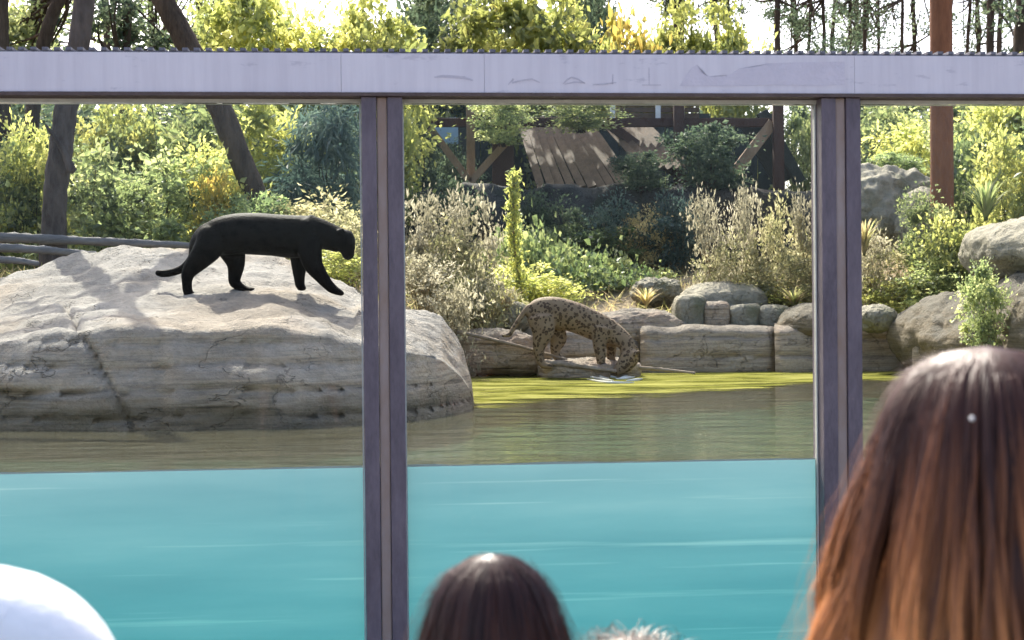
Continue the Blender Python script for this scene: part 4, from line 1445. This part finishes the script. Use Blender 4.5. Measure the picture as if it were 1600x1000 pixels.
def black_cat():
    Y = 11.25
    def S(rows):
        return [(*zc(a, b), dy, ra / 4.0, rb) for (a, b, dy, ra, rb) in rows]
    spec = []
    # trunk from rump to chest
    spec.append((S([(440, 350, 0, 48, 0.06), (485, 312, 0, 88, 0.10), (570, 280, 0, 118, 0.125), (680, 262, 0, 128, 0.130), (800, 262, 0, 132, 0.135),
                    (920, 270, 0, 132, 0.135), (1030, 280, 0, 135, 0.130), (1120, 275, 0, 125, 0.115), (1190, 290, 0, 88, 0.09)]), 30, 20))
    spec.append((S([(1080, 200, -0.03, 25, 0.03), (1105, 222, -0.06, 72, 0.055), (1122, 290, -0.07, 70, 0.05), (1128, 350, -0.08, 50, 0.04)]), 10, 12))
    spec.append((S([(590, 240, 0, 70, 0.09), (510, 275, 0, 85, 0.11), (455, 320, 0, 70, 0.095), (425, 375, 0, 48, 0.06), (410, 420, 0, 30, 0.04)]), 14, 14))
    # neck and head, carried low
    spec.append((S([(1110, 238, 0, 104, 0.10), (1200, 264, 0, 96, 0.095), (1270, 284, 0, 84, 0.088), (1330, 308, 0, 76, 0.085)]), 14, 16))
    spec.append((S([(1312, 270, 0, 46, 0.065), (1342, 296, 0, 74, 0.092), (1362, 336, 0, 64, 0.086), (1374, 376, 0, 44, 0.060), (1376, 412, 0, 33, 0.046)]), 16, 16))
    # ears
    spec.append((S([(1322, 266, -0.06, 20, 0.02), (1342, 244, -0.07, 18, 0.024), (1352, 233, -0.075, 12, 0.014)]), 6, 8))
    spec.append((S([(1352, 268, 0.06, 20, 0.02), (1380, 254, 0.07, 18, 0.024), (1392, 248, 0.075, 12, 0.014)]), 6, 8))
    # near hind leg, stretched back
    spec.append((S([(560, 225, -0.02, 40, 0.04), (542, 275, -0.06, 98, 0.075), (520, 350, -0.085, 92, 0.075), (455, 430, -0.09, 70, 0.06), (398, 500, -0.09, 48, 0.042), (385, 560, -0.09, 34, 0.034), (390, 620, -0.09, 31, 0.034), (398, 645, -0.09, 26, 0.036)]), 26, 14))
    spec.append((S([(388, 640, -0.09, 26, 0.038), (418, 646, -0.09, 24, 0.042), (440, 650, -0.09, 17, 0.034)]), 8, 10))
    # far hind leg, forward
    spec.append((S([(575, 230, 0.02, 35, 0.04), (595, 285, 0.06, 85, 0.065), (640, 370, 0.08, 84, 0.06), (662, 450, 0.08, 60, 0.05), (656, 520, 0.08, 44, 0.04), (654, 562, 0.08, 38, 0.036), (692, 596, 0.08, 29, 0.032), (730, 612, 0.08, 24, 0.034)]), 24, 14))
    spec.append((S([(715, 610, 0.08, 22, 0.036), (750, 614, 0.08, 22, 0.04), (782, 612, 0.08, 15, 0.032)]), 8, 10))
    # far fore leg, upright
    spec.append((S([(1075, 235, 0.02, 35, 0.04), (1070, 305, 0.05, 80, 0.06), (1062, 400, 0.075, 62, 0.05), (1060, 470, 0.08, 48, 0.044), (1062, 540, 0.08, 36, 0.037), (1066, 590, 0.08, 30, 0.036)]), 20, 14))
    spec.append((S([(1058, 592, 0.08, 24, 0.036), (1080, 598, 0.08, 22, 0.04), (1098, 602, 0.08, 15, 0.032)]), 8, 10))
    # near fore leg, reaching ahead
    spec.append((S([(1115, 225, -0.02, 38, 0.04), (1132, 295, -0.05, 86, 0.065), (1150, 390, -0.085, 74, 0.058), (1170, 460, -0.09, 62, 0.052), (1215, 525, -0.09, 46, 0.043), (1258, 578, -0.09, 36, 0.038), (1294, 612, -0.09, 31, 0.037)]), 22, 14))
    spec.append((S([(1285, 608, -0.09, 28, 0.038), (1318, 622, -0.09, 25, 0.042), (1352, 638, -0.09, 15, 0.032)]), 8, 10))
    # tail
    spec.append((S([(470, 330, 0, 40, 0.04), (425, 385, 0, 36, 0.036), (385, 440, 0, 31, 0.032), (340, 480, 0, 27, 0.03), (280, 502, 0, 25, 0.028), (220, 510, 0, 25, 0.027), (176, 503, 0, 19, 0.02)]), 30, 10))
    me = cat_mesh('body', spec, Y, 0.009, 9)
    o0 = at(395 / 4 + 200, 462, Y)
    root = empty('black_panther', (o0.x, o0.y, o0.z))
    tag(root, 'black panther walking right with lowered head on the pale boulder', 'panther')
    o = link('body', me, M['black_fur'], root)
    o.location = -root.location
    for dy in (-0.062, 0.062):
        p = at(*zc(1385, 330), Y) + Vector((0, dy, 0)) - root.location
        e = join_tubes('eye', [ball(p, 0.010)])
        link('eye', e, plain('eye_amber', (0.25, 0.16, 0.03), (0.35, 0.22, 0.05), 30, 0.2, 0.6), root)
    return root
black_cat()

def spotted_cat():
    Y = 15.75
    spec = []
    # trunk, hindquarters on the left, shoulders low on the right
    spec.append(([(826, 492, 0, 12, 0.07), (840, 489, 0, 22, 0.105), (864, 488, 0, 24.5, 0.12), (892, 494, 0, 24, 0.125), (918, 504, 0, 23, 0.12), (940, 514, 0, 22, 0.11), (960, 522, 0, 17, 0.09)], 30, 20))
    # neck and head down to the water
    spec.append(([(948, 513, 0, 18, 0.09), (966, 526, -0.05, 15.5, 0.078), (978, 538, -0.10, 13, 0.07), (980, 552, -0.13, 12, 0.066)], 14, 14))
    spec.append(([(984, 548, -0.13, 11, 0.07), (982, 558, -0.15, 15, 0.085), (974, 569, -0.17, 13, 0.075), (965, 577, -0.18, 9, 0.055), (959, 581, -0.18, 6, 0.045)], 16, 16))
    spec.append(([(989, 549, -0.09, 4.5, 0.025), (996, 543, -0.09, 3.5, 0.018)], 5, 8))
    spec.append(([(989, 553, -0.22, 4.5, 0.025), (996, 548, -0.23, 3.5, 0.018)], 5, 8))
    # hind legs
    spec.append(([(846, 496, -0.08, 23, 0.08), (848, 518, -0.10, 18, 0.07), (842, 542, -0.10, 10, 0.045), (843, 558, -0.10, 7, 0.035), (848, 569, -0.10, 6, 0.035), (862, 572, -0.11, 4, 0.035)], 22, 14))
    spec.append(([(858, 505, 0.08, 20, 0.07), (872, 528, 0.10, 15, 0.06), (868, 548, 0.10, 8, 0.04), (874, 563, 0.10, 6, 0.035), (886, 568, 0.10, 4, 0.035)], 20, 14))
    # fore legs
    spec.append(([(940, 512, -0.08, 19, 0.065), (936, 540, -0.09, 10.5, 0.048), (938, 560, -0.09, 7.5, 0.04), (940, 576, -0.09, 6.5, 0.038), (950, 581, -0.10, 4.5, 0.038)], 20, 14))
    spec.append(([(950, 512, 0.08, 18, 0.06), (956, 540, 0.09, 9, 0.045), (956, 560, 0.09, 7, 0.038), (960, 576, 0.09, 6, 0.036)], 18, 14))
    # tail
    spec.append(([(836, 484, 0, 9, 0.05), (826, 480, -0.02, 5, 0.032), (814, 495, -0.04, 4.2, 0.028), (803, 512, -0.06, 4, 0.026), (795, 523, -0.08, 3.6, 0.022), (784, 524, -0.10, 2.4, 0.015)], 26, 10))
    me = cat_mesh('body', spec, Y, 0.010, 4)
    o0 = at(900, 575, Y)
    root = empty('spotted_jaguar', o0)
    tag(root, 'spotted brown jaguar bending down to drink at the far edge of the pool', 'jaguar')
    o = link('body', me, M['spotted_fur'], root)
    o.location = -root.location
spotted_cat()

def splash():
    rng = np.random.default_rng(8)
    m, nt, out = mat_new('foam')
    principled(nt, out, (0.62, 0.62, 0.58), 0.25, 0.6)
    tubes = []
    c = at(962, 588, 0.7 * FPX / 108)
    for k, (r, w0, w1) in enumerate(((0.09, 2.6, 5.9), (0.16, 3.0, 4.6), (0.17, 4.9, 6.2), (0.26, 2.9, 4.2), (0.25, 4.5, 5.7), (0.36, 3.3, 4.4), (0.37, 4.8, 5.5), (0.48, 3.7, 4.9))):
        pts = []
        for j in range(9):
            f = j / 8
            w = w0 + (w1 - w0) * f
            rr = r * (1 + 0.06 * mnoise.noise((w * 2, k, 0)))
            th = 0.006 * math.sin(math.pi * f) * (1.2 - r) + 0.0015
            pts.append((c.x - 0.02 + rr * math.cos(w) * 0.8, c.y - 0.10 + rr * 3.6 * math.sin(w), 1.010, th, th * 3.0))
        tubes.append(tube(pts, 20, 6, ref=(0, 0, 1)))
    o = link('splash', join_tubes('splash', tubes), m)
    tag(o, 'white ripples of foam where the jaguar touches the water', 'foam', kind='stuff')
splash()

# ------------------------------------------------------------------ viewing window
def barrier():
    base = Vector((0, GA, 0))
    root = empty('viewing_window', base, GANG)
    tag(root, 'long steel framed viewing window with glass panes and posts across the pool', 'window')
    def X(px):                       # photo column -> distance along the frame
        u, _ = unit(px, 450)
        y = GA / (1 - GB * u)
        return u * y / math.cos(GANG)
    cg = math.cos(GANG)
    zb, zt = 2.636, 2.805
    xl, xr = -7.2, 7.2
    joints = [xl, X(537), X(757), X(1326), xr]
    for a, b in zip(joints[:-1], joints[1:]):
        bm = bmesh.new()
        box(bm, a + 0.0005, b - 0.0005, -0.11, 0.07, zb, zt)
        bm_obj('beam', bm, M['beam'], root, bevel=0.0015)
    # old smears and scratched drawings on the front of the beam
    def Z(px, py):
        u, d = unit(px, py)
        yy = GA / (1 - GB * u) - 0.11
        return CAM_Z - d * yy
    def patch(name, outline, mat, proud):
        bm = bmesh.new()
        f = bm.faces.new([bm.verts.new((X(p[0]) * (1 - 0.11 / GA), -0.11 - proud, Z(*p))) for p in outline])
        bmesh.ops.triangulate(bm, faces=[f])
        bm_obj(name, bm, mat, root)
    stain = plain('beam_stain', (0.56, 0.50, 0.55), (0.65, 0.58, 0.63), 9, 0.5, 0.4)
    scratch = plain('beam_scratch', (0.42, 0.37, 0.43), (0.62, 0.56, 0.60), 22, 0.5, 0.4)
    def q(x, y): return (900 + x / 3.57, 60 + y / 3.57)
    patch('stain', [q(*p) for p in ((575, 268), (612, 205), (645, 165), (672, 148), (700, 195), (735, 214), (800, 214), (855, 205), (905, 170), (1000, 160), (1090, 140), (1290, 135), (1495, 132), (1495, 262), (1300, 268), (1100, 262), (900, 268))], stain, 0.0012)
    def q2(x, y): return (560 + x / 3.64, 80 + y / 3.64)
    marks = [[q2(430, 150), q2(480, 144), q2(545, 148), q2(600, 152), q2(650, 168)],
             [q2(850, 192), q2(880, 158), q2(872, 182), q2(930, 168), q2(985, 160), q2(1030, 180)],
             [q2(1160, 188), q2(1185, 165), q2(1210, 150), q2(1250, 162), q2(1285, 182), q2(1225, 178), q2(1170, 190)],
             [q2(1330, 192), q2(1400, 188), q2(1465, 180)], [q2(1445, 132), q2(1443, 190)],
             [q(365, 262), q(470, 262)], [q(405, 165), q(405, 262)]]
    for k, mk in enumerate(marks):
        bm = bmesh.new()
        w0 = 0.0035 if k else 0.006
        up, lo = [], []
        for i, p in enumerate(mk):
            c = Vector((X(p[0]) * (1 - 0.11 / GA), -0.1116, Z(*p)))
            a_, b_ = mk[max(i - 1, 0)], mk[min(i + 1, len(mk) - 1)]
            t = Vector((b_[0] - a_[0], 0, -(b_[1] - a_[1]))).normalized()
            nn = Vector((-t.z, 0, t.x)) * w0 * (0.5 if i in (0, len(mk) - 1) else 1)
            up.append(bm.verts.new(c + nn)); lo.append(bm.verts.new(c - nn))
        for i in range(len(mk) - 1):
            bm.faces.new((up[i], up[i + 1], lo[i + 1], lo[i]))
        bm_obj('scratched_mark', bm, scratch, root)
    bm = bmesh.new()
    box(bm, xl, xr, -0.118, 0.078, zb - 0.016, zb - 0.001)
    bm_obj('beam_lip', bm, M['lip'], root)
    bm = bmesh.new()
    box(bm, xl, xr, -0.02, 0.05, zb - 0.034, zb - 0.018)
    bm_obj('gasket', bm, M['gasket'], root)
    # serrated metal edge along the top of the beam
    bm = bmesh.new()
    box(bm, xl, xr, -0.10, 0.06, zt + 0.001, zt + 0.008)
    x = xl
    while x < xr:
        box(bm, x, x + 0.024, -0.108, 0.066, zt + 0.0085, zt + 0.021)
        x += 0.049
    bm_obj('serrated_edge', bm, M['beam_edge'], root)
    posts = [X(599) - 4.06, X(599) - 2.03, X(599), X(1306), X(1306) + 2.03, X(1306) + 4.06]
    for pxp in posts:
        for s in (-1, 1):
            bm = bmesh.new()
            c = pxp + s * 0.0565
            box(bm, c - 0.033, c + 0.033, -0.10, 0.075, 0.0, zb - 0.017)
            bm_obj('post', bm, M['post'], root, bevel=0.006)
        bm = bmesh.new()
        box(bm, pxp - 0.0215, pxp + 0.0215, -0.085, 0.06, 0.0, zb - 0.018)
        bm_obj('cover_strip', bm, M['rustbar'], root, bevel=0.004)
    ed = [xl] + posts + [xr]
    for a, b in zip(ed[:-1], ed[1:]):
        bm = bmesh.new()
        box(bm, a + 0.092, b - 0.092, -0.010, 0.010, 0.062, zb - 0.035)
        pane = bm_obj('pane', bm, M['glass'], root)
        for e in (a + 0.0905, b - 0.0975):
            bm = bmesh.new()
            box(bm, e, e + 0.006, -0.014, 0.014, 0.062, zb - 0.035)
            bm_obj('edge_seal', bm, M['gasket'], pane)
    bm = bmesh.new()
    box(bm, xl, xr, -0.14, 0.012, -0.03, 0.06)
    bm_obj('sill', bm, M['concrete'], root, bevel=0.006)
barrier()

# ------------------------------------------------------------------ visitors
M['skin'] = plain('skin', (0.52, 0.32, 0.24), (0.58, 0.37, 0.29), 12, 0.55, 0.35, 0.1, 0.002)
M['shirt_white'] = plain('white_cotton', (0.74, 0.74, 0.76), (0.82, 0.82, 0.83), 6, 0.9, 0.1, 0.4, 0.01)
M['shirt_pink'] = plain('pink_cotton', (0.60, 0.42, 0.40), (0.68, 0.50, 0.47), 6, 0.9, 0.1, 0.4, 0.01)
M['shirt_navy'] = plain('navy_cotton', (0.03, 0.035, 0.07), (0.05, 0.055, 0.10), 6, 0.9, 0.1, 0.4, 0.01)
M['shirt_grey'] = plain('grey_cotton', (0.22, 0.23, 0.25), (0.30, 0.31, 0.33), 6, 0.9, 0.1, 0.4, 0.01)
M['denim'] = plain('denim', (0.04, 0.06, 0.12), (0.08, 0.11, 0.19), 9, 0.9, 0.1, 0.4, 0.005)
M['shoe'] = plain('shoe_rubber', (0.10, 0.10, 0.10), (0.20, 0.20, 0.20), 9, 0.7)

def body_tubes():
    """a standing adult 1.68 m tall, facing +Y, feet at the origin"""
    t = []
    t.append(tube([(0, 0, 0.86, .15, .10), (0, 0, 0.98, .15, .105), (0, 0, 1.08, .125, .09), (0, 0, 1.22, .145, .10), (0, 0, 1.33, .165, .10), (0, 0.0, 1.39, .13, .075), (0, 0, 1.43, .065, .06)], 24, 20))
    t.append(tube([(0, 0, 1.38, .06, .06), (0, 0.01, 1.46, .052, .054), (0, 0.02, 1.50, .055, .06)], 8, 14))
    t.append(tube([(0, 0.035, 1.445, .03, .035), (0, 0.035, 1.475, .052, .066), (0, 0.025, 1.53, .068, .088), (0, 0.015, 1.59, .075, .096), (0, 0.01, 1.64, .062, .078), (0, 0.008, 1.675, .02, .03)], 20, 18))
    t.append(tube([(0, 0.115, 1.575, .008, .010), (0, 0.128, 1.548, .012, .015), (0, 0.118, 1.535, .012, .010)], 6, 8))
    t.append(tube([(-.018, 0.10, 1.50, .006, .010), (.018, 0.10, 1.50, .006, .010)], 5, 8, ref=(0, 0, 1)))
    for s in (-1, 1):
        t.append(tube([(s * .074, 0.0, 1.535, .008, .014), (s * .082, -0.004, 1.56, .009, .020), (s * .080, -0.004, 1.585, .006, .014)], 6, 8))
        t.append(tube([(s * .085, 0, 0.92, .085, .09), (s * .09, 0, 0.78, .082, .086), (s * .092, 0.005, 0.62, .064, .068), (s * .093, 0.01, 0.49, .052, .056), (s * .094, -0.005, 0.36, .050, .056), (s * .095, -0.012, 0.20, .036, .040), (s * .095, -0.015, 0.09, .034, .038), (s * .095, -0.01, 0.04, .036, .045)], 26, 14))
        t.append(tube([(s * .095, -0.05, 0.035, .03, .028), (s * .098, 0.03, 0.04, .038, .034), (s * .102, 0.11, 0.028, .044, .022), (s * .104, 0.17, 0.022, .030, .014)], 12, 12, ref=(0, 0, 1)))
        t.append(tube([(s * .10, 0, 1.36, .06, .06), (s * .165, 0, 1.355, .056, .056), (s * .200, 0, 1.30, .050, .052), (s * .222, -0.005, 1.18, .042, .044), (s * .236, -0.005, 1.06, .037, .038), (s * .246, 0.02, 0.94, .033, .034), (s * .252, 0.045, 0.84, .023, .027)], 26, 14))
        t.append(tube([(s * .253, 0.05, 0.84, .017, .026), (s * .254, 0.056, 0.79, .016, .038), (s * .254, 0.060, 0.755, .014, .036)], 8, 12))
        for k, (dy, L) in enumerate(((-.028, .060), (-.009, .074), (.010, .078), (.028, .068))):
            t.append(tube([(s * .254, .060 + dy, .765, .0085, .0085), (s * .250, .064 + dy, .765 - L * .55, .008, .008), (s * .242, .068 + dy, .765 - L, .0065, .0065)], 8, 8))
        t.append(tube([(s * .252, .088, .81, .011, .011), (s * .246, .108, .785, .010, .010), (s * .240, .114, .755, .008, .008)], 8, 8))
    return t

def shirt_tubes():
    t = []
    t.append(tube([(0, 0, 0.88, .172, .122), (0, 0, 0.98, .168, .122), (0, 0, 1.08, .145, .108), (0, 0, 1.22, .162, .115), (0, 0, 1.33, .180, .116), (0, 0.0, 1.395, .140, .085), (0, 0, 1.425, .085, .070)], 24, 24))
    for s in (-1, 1):
        t.append(tube([(s * .06, 0, 1.37, .070, .072), (s * .165, 0, 1.358, .068, .068), (s * .207, 0, 1.295, .064, .066), (s * .226, -0.003, 1.20, .060, .062), (s * .236, -0.005, 1.13, .058, .060)], 18, 16))
    return t

def trouser_tubes():
    t = [tube([(0, 0, 0.80, .10, .09), (0, 0, 0.88, .160, .112), (0, 0, 0.97, .158, .114)], 10, 20)]
    for s in (-1, 1):
        t.append(tube([(s * .085, 0, 0.92, .092, .10), (s * .09, 0, 0.78, .09, .094), (s * .092, 0.005, 0.62, .074, .078), (s * .093, 0.01, 0.49, .063, .067), (s * .094, -0.003, 0.34, .060, .066), (s * .095, -0.008, 0.12, .056, .062)], 22, 16))
    return t

def seam_tubes():
    out = []
    for s_ in (-1, 1):
        ax = Vector((s_ * 0.90, 0, -0.42)).normalized()
        e1 = Vector((0, 1, 0))
        e2 = ax.cross(e1)
        c = Vector((s_ * 0.150, 0, 1.352))
        ring = [c + e1 * 0.071 * math.cos(w) + e2 * 0.0735 * math.sin(w) for w in np.linspace(0, 2 * math.pi, 25)]
        out.append(tube([(*p, 0.0022, 0.0022) for p in ring], 48, 6, ref=tuple(ax), cap=False))
        hem = [Vector((s_ * 0.2352, -0.005, 1.138)) + Vector((0.0585 * math.cos(w), 0.0605 * math.sin(w), 0.004 * math.cos(w) * s_)) for w in np.linspace(0, 2 * math.pi, 25)]
        out.append(tube([(*p, 0.0025, 0.004) for p in hem], 48, 6, ref=(0, 0, 1), cap=False))
    return out
SEAM = join_tubes('seam', seam_tubes())
BODY = remeshed('body', body_tubes(), 0.0075, 2, 0.4)
SHIRT = remeshed('shirt', shirt_tubes(), 0.010, 8, 0.5)
TROUSERS = remeshed('trousers', trouser_tubes(), 0.010, 5, 0.5)
BODY.materials.append(M['skin'])
SHIRT.materials.append(M['shirt_white'])
TROUSERS.materials.append(M['denim'])

def hair_mat(name, root, mid, tip):
    m, nt, out = mat_new(name)
    a = N(nt, 'ShaderNodeAttribute', attribute_name='t')
    r = N(nt, 'ShaderNodeAttribute', attribute_name='rnd')
    r1 = N(nt, 'ShaderNodeMath', operation='MULTIPLY_ADD')
    r1.inputs[1].default_value = 0.45
    r1.inputs[2].default_value = -0.22
    nt.links.new(r.outputs['Fac'], r1.inputs[0])
    r2 = N(nt, 'ShaderNodeMath', operation='ADD')
    nt.links.new(r1.outputs[0], r2.inputs[0])
    nt.links.new(a.outputs['Fac'], r2.inputs[1])
    c = ramp(nt, r2.outputs[0], [(0.0, root), (0.22, root), (0.5, mid), (0.85, tip)])
    hs = N(nt, 'ShaderNodeHueSaturation')
    mr = N(nt, 'ShaderNodeMapRange')
    mr.inputs['To Min'].default_value = 0.45
    mr.inputs['To Max'].default_value = 1.55
    nt.links.new(r.outputs['Fac'], mr.inputs[0])
    nt.links.new(mr.outputs[0], hs.inputs['Value'])
    nt.links.new(c, hs.inputs['Color'])
    p = principled(nt, out, hs.outputs[0], 0.38, 0.22)
    return m
M['hair_ombre'] = hair_mat('ombre_brown_hair', (0.055, 0.021, 0.015), (0.22, 0.078, 0.030), (0.58, 0.23, 0.072))
M['hair_dark'] = hair_mat('dark_brown_hair', (0.028, 0.011, 0.009), (0.05, 0.018, 0.011), (0.16, 0.055, 0.022))
M['hair_fair'] = hair_mat('fair_hair', (0.13, 0.105, 0.085), (0.20, 0.165, 0.13), (0.30, 0.25, 0.2))

def hair(parent, prof, length, nst, mat, seed, clumps=70, open_front=55, flat=1.08, strand=0.0016, flyaway=0.03, wave=0.012, cy0=0.0):
    """hair falling from the crown; prof: list of (depth below the top, half width)"""
    rng = np.random.default_rng(seed)
    ds = [p[0] for p in prof]
    rs = [p[1] for p in prof]
    V, F, T, R = [], [], [], []
    # the mass of hair close to the head
    na, nd = 48, 26
    o = 0
    dd = np.linspace(0.004, length * 0.97, nd)
    of = math.radians(open_front)
    for i, d in enumerate(dd):
        r = np.interp(d, ds, rs) * 0.965
        for k in range(na + 1):
            f = k / na
            w = of if d > 0.09 else of * max(0, (d - 0.04) / 0.05)
            a = math.pi / 2 + w + (2 * math.pi - 2 * w) * f
            rr = r * (1 + 0.05 * math.sin(a * 17 + d * 9) + 0.03 * math.sin(a * 31 - d * 14))
            V.append((math.cos(a) * rr, math.sin(a) * rr * flat + cy0, -d))
            T.append(min(1, d / length)); R.append(0.25 + 0.2 * math.sin(a * 23))
    for i in range(nd - 1):
        for k in range(na):
            F.append((i * (na + 1) + k, i * (na + 1) + k + 1, (i + 1) * (na + 1) + k + 1, (i + 1) * (na + 1) + k))
    ca = rng.uniform(0, 2 * math.pi, clumps)
    cph = rng.uniform(0, 6.28, clumps)
    camp = rng.uniform(0.3, 1.4, clumps) * wave
    crad = rng.uniform(0.95, 1.09, clumps)
    crnd = rng.random(clumps)
    m = 15
    for s in range(nst):
        a0 = rng.uniform(0, 2 * math.pi)
        da = np.abs((ca - a0 + math.pi) % (2 * math.pi) - math.pi)
        c = int(np.argmin(da))
        d0 = rng.uniform(0.0, 0.05) if rng.random() < 0.75 else rng.uniform(0.05, 0.12)
        d1 = length * rng.uniform(0.86, 1.04)
        fly = rng.random() < flyaway
        front = abs((a0 - math.pi / 2 + math.pi) % (2 * math.pi) - math.pi) < of
        if front: d1 = rng.uniform(0.05, 0.085)
        fz_ = rng.uniform(0, 0.035)
        jit = rng.normal(size=2) * 0.03
        rj = rng.uniform(0.95, 1.035)
        rv = np.clip(0.6 * crnd[c] + 0.4 * rng.random(), 0, 1)
        base = len(V)
        wr = strand * rng.uniform(0.7, 1.4)
        diff = (ca[c] - a0 + math.pi) % (2 * math.pi) - math.pi
        for i in range(m):
            f = i / (m - 1)
            d = d0 + (d1 - d0) * f
            a = a0 + diff * 0.62 * min(1, f * 1.3) + 0.03 * math.sin(f * 7 + cph[c])
            r = np.interp(d, ds, rs) * rj * (1 + (crad[c] - 1) * min(1, d / 0.15))
            r += camp[c] * math.sin(f * 9 + cph[c]) * f
            if fly: r += fz_ * f + 0.004 + 0.008 * math.sin(f * 5 + s)
            p = np.array((math.cos(a) * r, math.sin(a) * r * flat + cy0, -d + 0.002 + ((0.012 if flyaway < 0.5 else 0.034) * math.sin(f * 3.1) * (0.4 + s % 7 / 7) if fly else 0)))
            if fly and flyaway > 0.5: p[:2] += jit * f
            sd = np.array((-math.sin(a), math.cos(a), 0.0))
            nd_ = np.array((math.cos(a), math.sin(a), 0.25))
            w = wr * (1 - 0.55 * f) * (0.45 if fly else 1.0)
            V += [tuple(p - sd * w), tuple(p + nd_ * w * 0.7), tuple(p + sd * w)]
            T += [min(1, d / length)] * 3
            R += [rv] * 3
        for i in range(m - 1):
            b = base + i * 3
            F.append((b, b + 1, b + 4, b + 3))
            F.append((b + 1, b + 2, b + 5, b + 4))
    me = np_mesh('hair', V, F, {'t': T, 'rnd': R}, smooth=True)
    return link('hair', me, mat, parent)

EYE = plain('eye_white', (0.7, 0.7, 0.7), (0.8, 0.8, 0.8), 30, 0.2, 0.6)
def person(label, px, py_top, Y, shirt, dz=0.0, face=0.0, wscale=1.0):
    top = at(px, py_top, Y)
    hgt = top.z
    s = (hgt - 0.012) / 1.68
    root = empty('person', (top.x, Y, 0.0), face)
    tag(root, label, 'person')
    for nm, me, mt in (('body', BODY, None), ('shirt', SHIRT, shirt), ('trousers', TROUSERS, 'denim')):
        o = bpy.data.objects.new(nm, me)
        C.objects.link(o)
        o.parent = root
        o.scale = (s * wscale, s * wscale, s)
        if nm == 'shirt': link('seam', SEAM.copy(), M[shirt], o)
        if mt:
            o.material_slots[0].link = 'OBJECT'
            o.material_slots[0].material = M[mt]
    for sx in (-1, 1):
        e = link('eye', join_tubes('eye', [ball((sx * 0.029 * s, 0.098 * s, 1.575 * s), 0.011 * s)]), EYE, root)
        sh = link('shoe', join_tubes('shoe', [tube([(sx * .095 * s, -0.075 * s, 0.045 * s, .036 * s, .040 * s), (sx * .098 * s, 0.02 * s, 0.05 * s, .046 * s, .046 * s), (sx * .102 * s, 0.11 * s, 0.036 * s, .050 * s, .034 * s), (sx * .104 * s, 0.185 * s, 0.028 * s, .034 * s, .022 * s)], 14, 14, ref=(0, 0, 1))]), M['shoe'], root)
    return root, hgt

# long haired visitor on the right
r, h = person('person with long brown hair fading to caramel, seen from behind at the right', 1548, 560, 1.9, 'shirt_pink', wscale=0.76)
o = hair(r, [(0, 0.0), (0.008, 0.050), (0.03, 0.088), (0.07, 0.113), (0.12, 0.128), (0.18, 0.142), (0.25, 0.162), (0.31, 0.180), (0.38, 0.196), (0.46, 0.20)], 0.46, 8000, M['hair_ombre'], 5, 110, wave=0.020, strand=0.0013, flyaway=0.07)
o.location = (0, 0.012, h + 0.012)
# a small pale hair pin
bm = bmesh.new()
bmesh.ops.create_uvsphere(bm, u_segments=12, v_segments=8, radius=0.0028)
p = at(1519, 654, 1.9 - 0.122) - Vector((r.location))
pin = bm_obj('hair_pin', bm, M['white_paint'], o, smooth=True)
pin.location = p - o.location
# dark haired visitor in the middle
r, h = person('person with dark brown hair, head seen from behind below the middle pane', 770, 884, 2.2, 'shirt_navy')
o = hair(r, [(0, 0.0), (0.006, 0.034), (0.025, 0.060), (0.055, 0.078), (0.09, 0.088), (0.13, 0.098), (0.20, 0.108), (0.32, 0.11)], 0.32, 6000, M['hair_dark'], 6, 110, wave=0.010, strand=0.0012, flyaway=0.06)
o.location = (0, 0.01, h + 0.012)
# small fair haired child, only a tuft in view
r, h = person('child with tousled fair hair, only the crown in view at the bottom edge', 986, 1008, 2.5, 'shirt_grey')
o = hair(r, [(0, 0.0), (0.006, 0.032), (0.025, 0.058), (0.055, 0.076), (0.09, 0.082), (0.16, 0.080)], 0.15, 1500, M['hair_fair'], 7, 60, flyaway=0.6, wave=0.02)
o.location = (0, 0.01, h + 0.008)
# white shirted visitor, shoulder in view
r, h = person('person in a white shirt, one rounded shoulder in view at the lower left corner', -268, 478, 1.6, 'shirt_white', wscale=1.1)
o = hair(r, [(0, 0.0), (0.006, 0.036), (0.025, 0.064), (0.055, 0.082), (0.09, 0.088), (0.16, 0.080)], 0.15, 1600, M['hair_dark'], 8, 60)
o.location = (0, 0.01, h + 0.008)
